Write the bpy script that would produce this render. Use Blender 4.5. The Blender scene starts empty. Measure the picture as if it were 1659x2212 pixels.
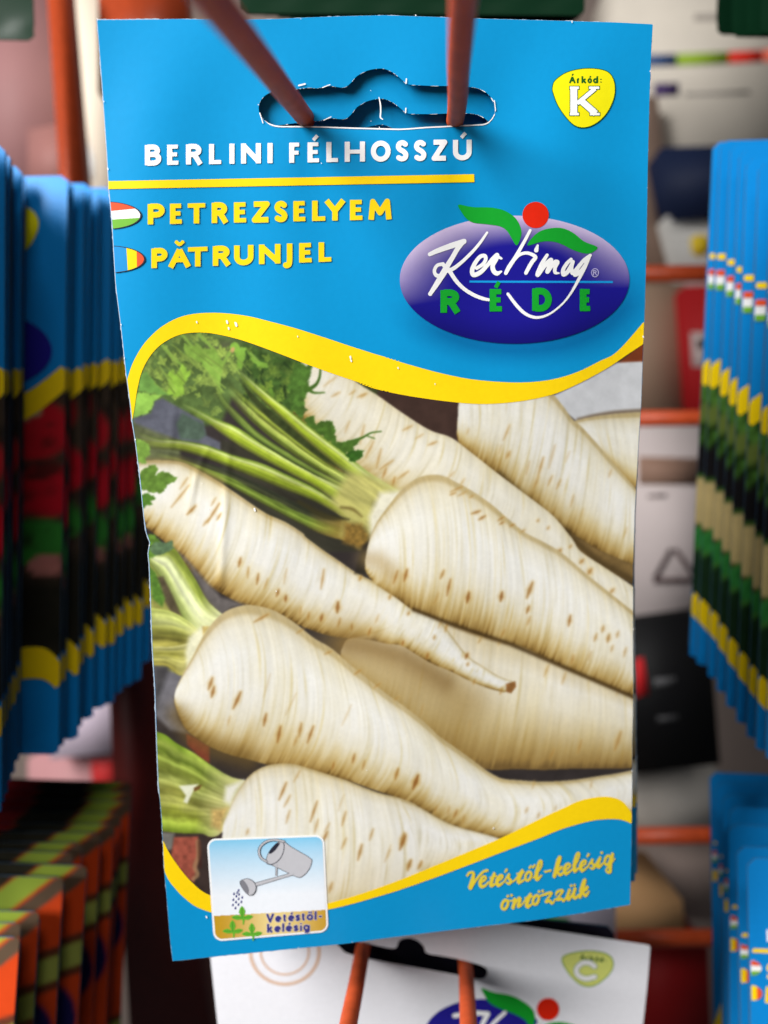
import bpy, math, random
import numpy as np
from mathutils import Vector, Matrix

random.seed(7)
scene = bpy.context.scene
COL = scene.collection
R_ = math.radians

# ------------------------------------------------------------------ camera
F = 1650.0                       # focal length in photo units (photo = 1659 x 2212 units)
CX, CY = 829.5, 1106.0
CAMZ = 1.30
cam_d = bpy.data.cameras.new('camera')
cam = bpy.data.objects.new('camera', cam_d)
COL.objects.link(cam)
cam.location = (0, 0, CAMZ)
cam.rotation_euler = (R_(90), 0, 0)
cam_d.sensor_fit = 'HORIZONTAL'
cam_d.sensor_width = 36.0
cam_d.lens = 36.0 * F / 1659.0
cam_d.clip_start = 0.004
cam_d.clip_end = 60
cam_d.dof.use_dof = True
cam_d.dof.focus_distance = 0.1415
cam_d.dof.aperture_fstop = 12.5
scene.camera = cam

# ------------------------------------------------------------------ light of the shop
world = bpy.data.worlds.new('World')
scene.world = world
world.use_nodes = True
bg = world.node_tree.nodes['Background']
bg.inputs[0].default_value = (0.93, 0.96, 1.0, 1)
bg.inputs[1].default_value = 0.07

def area(name, loc, target, size, power, col):
    d = bpy.data.lights.new(name, 'AREA')
    d.shape = 'RECTANGLE'
    d.size, d.size_y = size
    d.energy = power
    d.color = col
    o = bpy.data.objects.new(name, d)
    COL.objects.link(o)
    o.location = loc
    o.rotation_euler = (Vector(target) - Vector(loc)).to_track_quat('-Z', 'Y').to_euler()
    return o
area('window_light', (-0.60, -0.34, CAMZ + 0.40), (0.0, 0.16, CAMZ), (0.40, 0.60), 20.3, (1.0, 0.985, 0.96))
area('overhead_fill', (0.05, -0.55, CAMZ + 1.00), (0.0, 0.18, CAMZ), (0.4, 0.25), 4.5, (1.0, 0.97, 0.93))  # weak fill lamp added overhead, behind the camera

scene.view_settings.view_transform = 'Standard'
scene.view_settings.look = 'None'
scene.view_settings.exposure = 0
scene.view_settings.gamma = 1
scene.view_settings.use_curve_mapping = False
scene.cycles.max_bounces = 6

# ------------------------------------------------------------------ helpers
def lin(c):
    c = np.asarray(c, float) / 255.0
    return np.where(c <= 0.04045, c / 12.92, ((c + 0.055) / 1.055) ** 2.4)

def Z(k, pts):
    """trace sheets: several enlarged views of the artwork, each with its own scale"""
    ox, oy, s = {'A': (165.9, 0, .4667), 'B': (829.5, 0, .5), 'C': (829.5, 387, .3667), 'D': (221.2, 636, .4),
                 'E': (774.2, 746.6, .4), 'F': (276.5, 1161, .4), 'G': (774.2, 1161, .4), 'H': (304, 1603.7, .3833),
                 'I': (829.5, 1603.7, .3667), 'J': (967.75, 1824.9, .2333), 'L': (857.2, 470, .3),
                 'K': (387, 1935.5, .6667), 'M': (553, 110.6, .3333), 'Q': (304.2, 1106, .175), 'O': (0, 0, 1)}[k]
    return [(ox + s * x, oy + s * y) for x, y in pts]

def ray(px, py):
    return np.array([(px - CX) / F, (py - CY) / F, np.ones_like(px)])

def world_pt(px, py, depth):
    return Vector(((px - CX) / F * depth, depth, CAMZ - (py - CY) / F * depth))

class Surface:
    """a flat sheet hanging in space, with an optional relief; artwork is laid on it"""
    def __init__(self, t, n, relief=None, eps=2.0e-5):
        self.t, self.n, self.relief, self.eps = np.array(t, float), np.array(n, float), relief, eps
        self.n /= np.linalg.norm(self.n)
        if self.n[2] > 0: self.n = -self.n
    def at(self, px, py, layer=0.0, off=0.0):
        px = np.asarray(px, float); py = np.asarray(py, float)
        w = layer * self.eps + off
        if self.relief is not None: w = w + self.relief(px, py)
        d = ray(px, py)
        k = (self.n @ self.t + w) / (self.n[0] * d[0] + self.n[1] * d[1] + self.n[2] * d[2])
        X = d * k
        return np.stack([X[0], X[2], CAMZ - X[1]], -1)

def mesh_np(name, verts, polys, mat, parent=None, col=None, smooth=True, quads=None):
    """verts (n,3); quads (m,4) int array and/or polys: list of index tuples"""
    me = bpy.data.meshes.new(name)
    verts = np.asarray(verts, np.float32)
    me.vertices.add(len(verts)); me.vertices.foreach_set('co', verts.ravel())
    loops = []; tot = []
    if quads is not None and len(quads):
        loops.append(np.asarray(quads, np.int32).ravel()); tot.append(np.full(len(quads), 4, np.int32))
    if polys:
        loops.append(np.array([i for p in polys for i in p], np.int32)); tot.append(np.array([len(p) for p in polys], np.int32))
    L = np.concatenate(loops); T = np.concatenate(tot)
    me.loops.add(len(L)); me.loops.foreach_set('vertex_index', L)
    me.polygons.add(len(T))
    st = np.concatenate([[0], np.cumsum(T)[:-1]]).astype(np.int32)
    me.polygons.foreach_set('loop_start', st)
    me.update(calc_edges=True)
    me.validate()
    if smooth: me.polygons.foreach_set('use_smooth', np.ones(len(me.polygons), bool))
    if col is not None:
        a = me.color_attributes.new('Col', 'FLOAT_COLOR', 'POINT')
        c4 = np.ones((len(verts), 4), np.float32); c4[:, :3] = col
        a.data.foreach_set('color', c4.ravel())
    me.materials.append(mat)
    o = bpy.data.objects.new(name, me)
    COL.objects.link(o)
    if parent is not None: o.parent = parent
    return o

def bake(root):
    """parts were modelled in place: measure them from their thing's own origin instead"""
    T = Matrix.Translation(-Vector(root.location))
    todo = list(root.children)
    while todo:
        o = todo.pop(); o.data.transform(T); todo += list(o.children)

def tag(o, label=None, cat=None, group=None, kind=None):
    if label: o['label'] = label
    if cat: o['category'] = cat
    if group: o['group'] = group
    if kind: o['kind'] = kind
    return o

def empty(name, label, cat, loc=(0, 0, 0), group=None):
    o = bpy.data.objects.new(name, None); COL.objects.link(o)
    o.empty_display_size = 0.01
    o.location = loc
    return tag(o, label, cat, group)

# ---- distance fields
def smooth_line(pts, n=8, closed=False):
    P = np.array(pts, float)
    if len(P) < 3: return P
    if closed: Q = np.vstack([P[-1], P, P[0], P[1]])
    else: Q = np.vstack([2 * P[0] - P[1], P, 2 * P[-1] - P[-2]])
    out = []
    for i in range(1, len(Q) - 2):
        p0, p1, p2, p3 = Q[i - 1:i + 3]
        for k in range(n):
            t = k / n
            out.append(.5 * (2 * p1 + (p2 - p0) * t + (2 * p0 - 5 * p1 + 4 * p2 - p3) * t * t + (3 * p1 - p0 - 3 * p2 + p3) * t ** 3))
    if not closed: out.append(Q[-2])
    return np.array(out)

def sd_poly(X, Y, pts):
    P = np.asarray(pts, float)
    d2 = np.full(X.shape, 1e12); ins = np.zeros(X.shape, bool)
    for i in range(len(P)):
        ax, ay = P[i]; bx, by = P[(i + 1) % len(P)]
        ex, ey = bx - ax, by - ay
        L = ex * ex + ey * ey
        if L < 1e-12: continue
        t = np.clip(((X - ax) * ex + (Y - ay) * ey) / L, 0, 1)
        d2 = np.minimum(d2, (X - ax - t * ex) ** 2 + (Y - ay - t * ey) ** 2)
        if ay != by:
            c = ((ay > Y) != (by > Y)) & (X < (bx - ax) * (Y - ay) / (by - ay) + ax)
            ins ^= c
    d = np.sqrt(d2)
    return np.where(ins, -d, d)

def sd_stroke(X, Y, pts, r, butt=False):
    """r: number or list of radii along the points"""
    P = np.asarray(pts, float); n = len(P)
    rr = np.full(n, float(r)) if np.isscalar(r) else np.interp(np.linspace(0, 1, n), np.linspace(0, 1, len(r)), r)
    D = np.full(X.shape, 1e6)
    for i in range(n - 1):
        ax, ay = P[i]; bx, by = P[i + 1]
        ex, ey = bx - ax, by - ay
        L = math.hypot(ex, ey)
        if L < 1e-9: continue
        ux, uy = ex / L, ey / L
        u = (X - ax) * ux + (Y - ay) * uy
        v = (X - ax) * -uy + (Y - ay) * ux
        t = np.clip(u / L, 0, 1)
        r_ = rr[i] + (rr[i + 1] - rr[i]) * t
        if butt:
            D = np.minimum(D, np.maximum(np.abs(v) - r_, np.maximum(-u, u - L)))
            if i > 0: D = np.minimum(D, np.hypot(X - ax, Y - ay) - rr[i])
        else:
            D = np.minimum(D, np.hypot(u - t * L, v) - r_)
    return D

def field_mesh(name, f, bbox, step, surf, layer, mat, parent=None, colf=None, off=0.0):
    """outline f<0 traced into a clean sheet (marching squares) and laid on a surface"""
    x0, y0, x1, y1 = bbox
    xs = np.arange(x0, x1 + step, step); ys = np.arange(y0, y1 + step, step)
    X, Y = np.meshgrid(xs, ys)
    V = f(X, Y)
    V = np.where(np.abs(V) < 1e-4, 1e-4, V)
    ny, nx = V.shape
    I = np.arange(ny * nx).reshape(ny, nx)
    inside = V < 0
    c = np.stack([inside[:-1, :-1], inside[:-1, 1:], inside[1:, 1:], inside[1:, :-1]], -1)
    idx = np.stack([I[:-1, :-1], I[:-1, 1:], I[1:, 1:], I[1:, :-1]], -1)
    s = c.sum(-1)
    quads = idx[s == 4][:, ::-1]
    px = list(X.ravel()); py = list(Y.ravel()); vv = V.ravel()
    cut = {}; polys = []
    ex = []; ey = []; base = nx * ny
    def cross(a, b):
        k = (a, b) if a < b else (b, a)
        if k not in cut:
            t = vv[k[0]] / (vv[k[0]] - vv[k[1]])
            cut[k] = base + len(ex)
            ex.append(px[k[0]] + t * (px[k[1]] - px[k[0]])); ey.append(py[k[0]] + t * (py[k[1]] - py[k[0]]))
        return cut[k]
    for q in idx[(s > 0) & (s < 4)]:
        ins = [vv[i] < 0 for i in q]
        loop = []
        for k in range(4):
            a, b = int(q[k]), int(q[(k + 1) % 4])
            if ins[k]: loop.append(a)
            if ins[k] != ins[(k + 1) % 4]: loop.append(cross(a, b))
        if len(loop) >= 3: polys.append(tuple(loop[::-1]))
    ax = np.concatenate([X.ravel(), ex]); ay = np.concatenate([Y.ravel(), ey])
    used = np.zeros(len(ax), bool)
    used[quads.ravel()] = True
    for p in polys: used[list(p)] = True
    remap = np.cumsum(used) - 1
    quads = remap[quads]
    polys = [tuple(remap[i] for i in p) for p in polys]
    ax, ay = ax[used], ay[used]
    if len(ax) == 0: return None
    co = surf.at(ax, ay, layer, off)
    cc = colf(ax, ay) if colf is not None else None
    return mesh_np(name, co, polys, mat, parent, cc, True, quads)

def bbox_of(pts, m=3):
    P = np.asarray(pts, float)
    return P[:, 0].min() - m, P[:, 1].min() - m, P[:, 0].max() + m, P[:, 1].max() + m

def shape(name, pts, surf, layer, mat, parent=None, step=1.0, smooth=0, colf=None, grow=0):
    P = smooth_line(pts, smooth, True) if smooth else np.array(pts, float)
    return field_mesh(name, lambda X, Y: sd_poly(X, Y, P) - grow, bbox_of(P, 3 + grow), step, surf, layer, mat, parent, colf)

def strokes(name, sts, surf, layer, mat, parent=None, step=1.0, butt=False, grow=0.0, colf=None):
    """sts: list of (points, radius)"""
    allp = np.vstack([np.asarray(p, float) for p, r in sts])
    m = 4 + grow + max(np.max(r) for p, r in sts)
    def f(X, Y):
        D = np.full(X.shape, 1e6)
        for p, r in sts: D = np.minimum(D, sd_stroke(X, Y, p, r, butt))
        return D - grow
    return field_mesh(name, f, bbox_of(allp, m), step, surf, layer, mat, parent, colf)

# ---- noise on arrays
def vnoise(X, Y, seed=0):
    rs = np.random.RandomState(seed)
    G = rs.rand(257, 257)
    xi = np.floor(X).astype(int); yi = np.floor(Y).astype(int)
    fx = X - xi; fy = Y - yi
    fx = fx * fx * (3 - 2 * fx); fy = fy * fy * (3 - 2 * fy)
    a = G[yi % 256, xi % 256]; b = G[yi % 256, (xi + 1) % 256]
    c = G[(yi + 1) % 256, xi % 256]; d = G[(yi + 1) % 256, (xi + 1) % 256]
    return (a * (1 - fx) + b * fx) * (1 - fy) + (c * (1 - fx) + d * fx) * fy

def fbm(X, Y, seed=0, o=4):
    s = 0; a = .5; t = 0
    for k in range(o):
        s = s + a * vnoise(X * 2 ** k, Y * 2 ** k, seed + k); t += a; a *= .5
    return s / t

# ------------------------------------------------------------------ materials
def new_mat(name, rough=0.4, spec=0.5):
    m = bpy.data.materials.new(name); m.use_nodes = True
    nt = m.node_tree; b = nt.nodes['Principled BSDF']
    b.inputs['Roughness'].default_value = rough
    b.inputs['Specular IOR Level'].default_value = spec
    return m, nt, b

def grain(nt, b, scale, dist, strength=0.25):
    tc = nt.nodes.new('ShaderNodeTexCoord')
    n = nt.nodes.new('ShaderNodeTexNoise'); n.inputs['Scale'].default_value = scale; n.inputs['Detail'].default_value = 3
    nt.links.new(tc.outputs['Object'], n.inputs['Vector'])
    bp = nt.nodes.new('ShaderNodeBump'); bp.inputs['Strength'].default_value = strength; bp.inputs['Distance'].default_value = dist
    nt.links.new(n.outputs['Fac'], bp.inputs['Height'])
    nt.links.new(bp.outputs['Normal'], b.inputs['Normal'])
    return n

def ink(name, rgb, rough=0.5, var=0.05, scale=900.0, spec=0.2):
    """printed / painted surface: base colour with a fine procedural unevenness"""
    m, nt, b = new_mat(name, rough, spec)
    n = grain(nt, b, scale, 0.00004)
    mix = nt.nodes.new('ShaderNodeMix'); mix.data_type = 'RGBA'
    c = lin(rgb)
    mix.inputs[6].default_value = (*np.clip(c * (1 - var), 0, 1), 1)
    mix.inputs[7].default_value = (*np.clip(c * (1 + var), 0, 1), 1)
    nt.links.new(n.outputs['Fac'], mix.inputs[0])
    nt.links.new(mix.outputs[2], b.inputs['Base Color'])
    return m

def printed(name, rough=0.42, spec=0.4):
    """print whose colours come from the mesh's own colour layer"""
    m, nt, b = new_mat(name, rough, spec)
    n = grain(nt, b, 900.0, 0.00004)
    at = nt.nodes.new('ShaderNodeVertexColor'); at.layer_name = 'Col'
    mul = nt.nodes.new('ShaderNodeMix'); mul.data_type = 'RGBA'; mul.blend_type = 'MULTIPLY'; mul.inputs[0].default_value = 0.07
    nt.links.new(at.outputs['Color'], mul.inputs[6]); nt.links.new(n.outputs['Fac'], mul.inputs[7])
    nt.links.new(mul.outputs[2], b.inputs['Base Color'])
    return m

BLUE = (10, 147, 208)
YEL = (248, 210, 12)
M_PRINT = printed('printed_paper', .38, .22)
M_YEL = ink('yellow_ink', YEL)
M_WHITE = ink('white_ink', (243, 243, 243))
M_EDGE = ink('paper_edge', (178, 192, 208), 0.5, 0.15, 2500)
M_GREEN = ink('leaf_green_ink', (18, 160, 44))
M_RED = ink('red_ink', (228, 38, 10))
M_DKGREEN = ink('dark_green_ink', (30, 92, 30))
M_BADGE = ink('badge_yellow_ink', (236, 226, 12))
M_CYAN = ink('cyan_ink', (16, 150, 220))
M_NAVY = ink('navy_ink', (58, 58, 130))
M_GREY = ink('grey_ink', (192, 192, 198))
M_DARK = ink('black_ink', (45, 45, 58))
M_HALO = ink('pale_edge_ink', (176, 188, 128))
M_SCRIPT = ink('script_gold_ink', (224, 200, 56))
M_FLAGRED = ink('flag_red_ink', (226, 84, 48))
M_FLAGGREEN = ink('flag_green_ink', (112, 176, 60))
M_FLAGBLUE = ink('flag_blue_ink', (30, 140, 205))
M_SPROUT = ink('sprout_green_ink', (104, 178, 52))

# ------------------------------------------------------------------ letters drawn as pen strokes (unit box, y up)
def arc(cx, cy, rx, ry, a0, a1, n=14):
    return [(cx + rx * math.cos(R_(a0 + (a1 - a0) * i / n)), cy + ry * math.sin(R_(a0 + (a1 - a0) * i / n))) for i in range(n + 1)]
GL = {
 'B': [[(0, -.1), (0, 1.1)], [(0, 1), (.5, 1)] + arc(.5, .77, .38, .23, 90, -90) + [(0, .54)], [(0, .54), (.5, .54)] + arc(.5, .27, .5, .27, 90, -90) + [(0, 0)]],
 'E': [[(0, -.1), (0, 1.1)], [(0, 1), (1, 1)], [(0, .52), (.92, .52)], [(0, 0), (1.08, 0)]],
 'F': [[(0, -.1), (0, 1.1)], [(0, 1), (1, 1)], [(0, .5), (.92, .5)]],
 'R': [[(0, -.1), (0, 1.1)], [(0, 1), (.42, 1)] + arc(.42, .75, .45, .25, 90, -90) + [(0, .5)], [(.35, .5), (.55, .42), (1.0, -.1)]],
 'P': [[(0, -.1), (0, 1.1)], [(0, 1), (.5, 1)] + arc(.5, .73, .5, .27, 90, -90) + [(0, .46)]],
 'L': [[(0, 1.1), (0, -.1)], [(0, 0), (1.1, 0)]],
 'I': [[(.5, -.1), (.5, 1.1)]],
 'N': [[(0, -.1), (0, 1.1)], [(0, 1.0), (1, 0)], [(1, -.1), (1, 1.1)]],
 'H': [[(0, -.1), (0, 1.1)], [(1, -.1), (1, 1.1)], [(0, .5), (1, .5)]],
 'O': [arc(.5, .5, .5, .5, 0, 360, 32)],
 'S': [smooth_line([(.95, .88), (.6, 1.0), (.2, .95), (.05, .76), (.25, .58), (.7, .44), (.95, .25), (.8, .05), (.4, 0), (.0, .1)], 5)],
 'Z': [[(0, 1), (.95, 1), (.05, 0), (1.05, 0)]],
 'U': [[(0, 1.1), (0, .38)] + arc(.5, .38, .5, .38, 180, 360) + [(1, 1.1)]],
 'T': [[(-.1, 1), (1.1, 1)], [(.5, 1), (.5, -.1)]],
 'Y': [[(-.05, 1.1), (.5, .48)], [(1.05, 1.1), (.5, .48), (.5, -.1)]],
 'M': [[(-.02, -.1), (.08, 1), (.5, .3), (.92, 1), (1.02, -.1)]],
 'A': [[(-.02, -.1), (.5, 1)], [(1.02, -.1), (.5, 1)], [(.2, .32), (.8, .32)]],
 'J': [[(.75, 1.1), (.75, .05)] + smooth_line([(.75, .05), (.62, -.22), (.2, -.3), (-.05, -.26)], 4).tolist()],
 'D': [[(0, -.1), (0, 1.1)], [(0, 1), (.4, 1)] + arc(.4, .5, .6, .5, 90, -90) + [(0, 0)]],
 'C': [arc(.5, .5, .5, .5, 45, 315, 24)],
 'K': [[(0, -.1), (0, 1.1)], [(1, 1.08), (.1, .48)], [(.3, .62), (1.05, -.1)]],
 'a': [arc(.5, .3, .45, .32, 0, 360, 18), [(.95, .62), (.95, -.05)]],
 'r': [[(0, -.05), (0, .65)], [(0, .35), (.3, .62), (.8, .62)]],
 'k': [[(0, -.05), (0, 1.05)], [(.9, .65), (.05, .27)], [(.3, .38), (.95, -.05)]],
 'o': [arc(.5, .31, .5, .31, 0, 360, 18)],
 'd': [arc(.45, .31, .45, .31, 0, 360, 18), [(.95, 1.05), (.95, -.05)]],
 'e': [[(.05, .33), (.95, .33)] + arc(.5, .31, .47, .31, 5, 315, 16)],
 't': [[(.4, .9), (.4, .15), (.6, 0), (.95, .02)], [(-.05, .62), (.95, .62)]],
 's': [smooth_line([(.9, .57), (.5, .64), (.1, .52), (.3, .36), (.7, .28), (.9, .12), (.5, -.01), (.0, .07)], 4)],
 'l': [[(.5, -.05), (.5, 1.05)]],
 'i': [[(.5, -.05), (.5, .66)], [(.5, .86), (.5, 1.0)]],
 'g': [arc(.45, .31, .45, .31, 0, 360, 18), [(.95, .65), (.95, -.1), (.7, -.3), (.1, -.28)]],
 'V': [[(0, 1.05), (.5, 0), (1, 1.05)]],
 '-': [[(0, .32), (1, .32)]],
 ':': [[(.5, 0), (.5, .14)], [(.5, .5), (.5, .64)]],
}
ACC = {'É': ('E', 'acute'), 'Ú': ('U', 'acute'), 'Ă': ('A', 'breve'), 'Á': ('A', 'acute'), 'ó': ('o', 'low'), 'é': ('e', 'low'), 'ő': ('o', 'dbl')}
def letter(ch, x0, x1, base, cap, r):
    """strokes of one letter inside [x0,x1] on a baseline point function base(x); cap = cap height"""
    acc = None
    if ch in ACC: ch, acc = ACC[ch]
    out = []
    def mp(u, v):
        x = x0 + r + (x1 - x0 - 2 * r) * u
        y = base(x) - r * .8 - (cap - 1.6 * r) * v
        if v == -.1 or v == -.05: y = base(x)
        if v == 1.1 or v == 1.05: y = base(x) - cap
        return (x, y)
    for pl in GL[ch]:
        flat = len(pl) == 2 and abs(pl[0][1] - pl[1][1]) < .02
        out.append(([mp(u, v) for u, v in pl], r * .78 if flat else r))
    xm = (x0 + x1) / 2
    if acc == 'acute': out.append(([(xm - .05 * cap, base(xm) - cap * 1.1), (xm + .16 * cap, base(xm) - cap * 1.34)], r * .7))
    if acc == 'low': out.append(([(xm - .02 * cap, base(xm) - cap * .8), (xm + .14 * cap, base(xm) - cap * 1.02)], r * .8))
    if acc == 'dbl':
        for q in (-.1, .14): out.append(([(xm + (q - .04) * cap, base(xm) - cap * .8), (xm + (q + .08) * cap, base(xm) - cap * 1.0)], r * .7))
    if acc == 'breve': out.append((smooth_line([(xm - .2 * cap, base(xm) - cap * 1.33), (xm, base(xm) - cap * 1.18), (xm + .2 * cap, base(xm) - cap * 1.33)], 5), r * .6))
    return out
def lettering(name, items, basep, cap, r, surf, layer, mat, parent, halo=None, step=1.0, hgrow=.8):
    (bx0, by0), (bx1, by1) = basep
    base = lambda x: by0 + (by1 - by0) * (x - bx0) / (bx1 - bx0)
    sts = []
    for ch, x0, x1 in items: sts += letter(ch, x0, x1, base, cap, r)
    o = strokes(name, sts, surf, layer, mat, parent, step, True)
    if halo is not None: strokes(name + '_edge', sts, surf, layer - .5, halo, o, step, True, hgrow)
    return o

# ------------------------------------------------------------------ the photograph printed on the packet (painted as a colour layer)
PX0, PY0, PX1, PY1 = 262, 690, 1400, 1965
PW, PH = PX1 - PX0, PY1 - PY0
YY, XX = np.mgrid[0:PH, 0:PW].astype(float); XX += PX0; YY += PY0
IMG = np.zeros((PH, PW, 3)); IMG[:] = (52, 46, 45)

def blur(a, s):
    r = max(1, int(round(s * .95)))
    for ax in (0, 1):
        for _ in range(3):
            p = np.pad(a, [(r + 1, r) if i == ax else (0, 0) for i in range(a.ndim)], mode='edge')
            c = np.cumsum(p, axis=ax)
            if ax == 0: a = (c[2 * r + 1:] - c[:-2 * r - 1]) / (2 * r + 1)
            else: a = (c[:, 2 * r + 1:] - c[:, :-2 * r - 1]) / (2 * r + 1)
    return a

def win(pts, m):
    P = np.asarray(pts, float)
    x0 = int(max(PX0, P[:, 0].min() - m)) - PX0; x1 = int(min(PX1, P[:, 0].max() + m)) - PX0
    y0 = int(max(PY0, P[:, 1].min() - m)) - PY0; y1 = int(min(PY1, P[:, 1].max() + m)) - PY0
    return slice(max(0, y0), max(1, y1)), slice(max(0, x0), max(1, x1))

def comp(sl, mask, col):
    IMG[sl] = IMG[sl] * (1 - mask[..., None]) + np.asarray(col, float) * mask[..., None]

def pfill(pts, col, soft=1.0, noise=0.0, nscale=14.0, seed=1, alpha=1.0, smooth=0, stretch=None, serr=0):
    """filled patch; stretch = (angle degrees, ratio) for streaky noise"""
    P = smooth_line(pts, smooth, True) if smooth else np.asarray(pts, float)
    if serr:                                               # deeply toothed outline, as parsley has
        rs = np.random.RandomState(seed)
        L = np.hypot(*np.diff(np.vstack([P, P[:1]]), axis=0).T).sum()
        n = max(12, int(L / 3.2)); P = resample(np.vstack([P, P[:1]]), n)
        c0 = P.mean(0); d = P - c0; d /= np.maximum(np.hypot(*d.T), 1)[:, None]
        k = np.arange(n)
        P = P + d * (serr * (np.where(k % 2, 1, -.6) * rs.uniform(.5, 1, n) + 1.6 * np.where(k % 7 < 2, -1, .35)))[:, None]
    sl = win(P, 3 * soft + 2)
    X, Y = XX[sl], YY[sl]
    if X.size == 0: return
    m = np.clip(.5 - sd_poly(X, Y, P) / (2 * soft), 0, 1) * alpha
    c = np.broadcast_to(np.asarray(col, float), X.shape + (3,))
    if noise:
        if stretch:
            a = R_(stretch[0]); u = X * math.cos(a) + Y * math.sin(a); v = -X * math.sin(a) + Y * math.cos(a)
            n = fbm(u / nscale / stretch[1], v / nscale, seed)
        else: n = fbm(X / nscale, Y / nscale, seed)
        c = c * (1 + noise * (n - .5) * 2)[..., None]
    comp(sl, m, np.clip(c, 0, 255))

def pstroke(pts, r, col, soft=1.0, alpha=1.0, smooth=5):
    P = smooth_line(pts, smooth) if smooth and len(pts) > 2 else np.asarray(pts, float)
    sl = win(P, np.max(r) + 3 * soft + 2)
    X, Y = XX[sl], YY[sl]
    if X.size == 0: return
    comp(sl, np.clip(.5 - sd_stroke(X, Y, P, r) / (2 * soft), 0, 1) * alpha, col)

def shade(pts, r, col, alpha):
    """soft airbrushed tone inside the printed picture (contact tone between roots)"""
    P = np.asarray(pts, float)
    sl = win(P, r * 2.5)
    X, Y = XX[sl], YY[sl]
    if X.size == 0: return
    d = np.maximum(sd_stroke(X, Y, P, .1), 0)
    comp(sl, np.exp(-(d / r) ** 2) * alpha, col)

def resample(P, n):
    P = np.asarray(P, float)
    s = np.concatenate([[0], np.cumsum(np.hypot(*np.diff(P, axis=0).T))])
    t = np.linspace(0, s[-1], n)
    return np.stack([np.interp(t, s, P[:, 0]), np.interp(t, s, P[:, 1])], 1)

def strip_map(U, L):
    U = smooth_line(U, 10); L = smooth_line(L, 10)
    nt = int(max(np.hypot(*np.diff(U, axis=0).T).sum(), np.hypot(*np.diff(L, axis=0).T).sum()) * 2.2)
    u = resample(U, nt); l = resample(L, nt)
    ns = int(np.hypot(*(u - l).T).max() * 2.2) + 4
    s = np.linspace(0, 1, ns)[None, :, None]
    P = u[:, None] * (1 - s) + l[:, None] * s
    xi = np.round(P[..., 0]).astype(int) - PX0; yi = np.round(P[..., 1]).astype(int) - PY0
    ok = (xi >= 0) & (xi < PW) & (yi >= 0) & (yi < PH)
    T = np.broadcast_to(np.linspace(0, 1, nt)[:, None], xi.shape); S = np.broadcast_to(s[..., 0], xi.shape)
    TT = np.zeros((PH, PW)); SS = np.zeros((PH, PW)); M = np.zeros((PH, PW))
    TT[yi[ok], xi[ok]] = T[ok]; SS[yi[ok], xi[ok]] = S[ok]; M[yi[ok], xi[ok]] = 1
    ys = np.where(M.any(1))[0]; xs = np.where(M.any(0))[0]
    sl = (slice(max(0, ys[0] - 4), ys[-1] + 5), slice(max(0, xs[0] - 4), xs[-1] + 5))
    return sl, TT[sl], SS[sl], M[sl], nt / 2.2

def ramp(s, stops):
    x = [a for a, _ in stops]; c = np.array([b for _, b in stops], float)
    return np.stack([np.interp(s, x, c[:, k]) for k in range(3)], -1)

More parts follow.
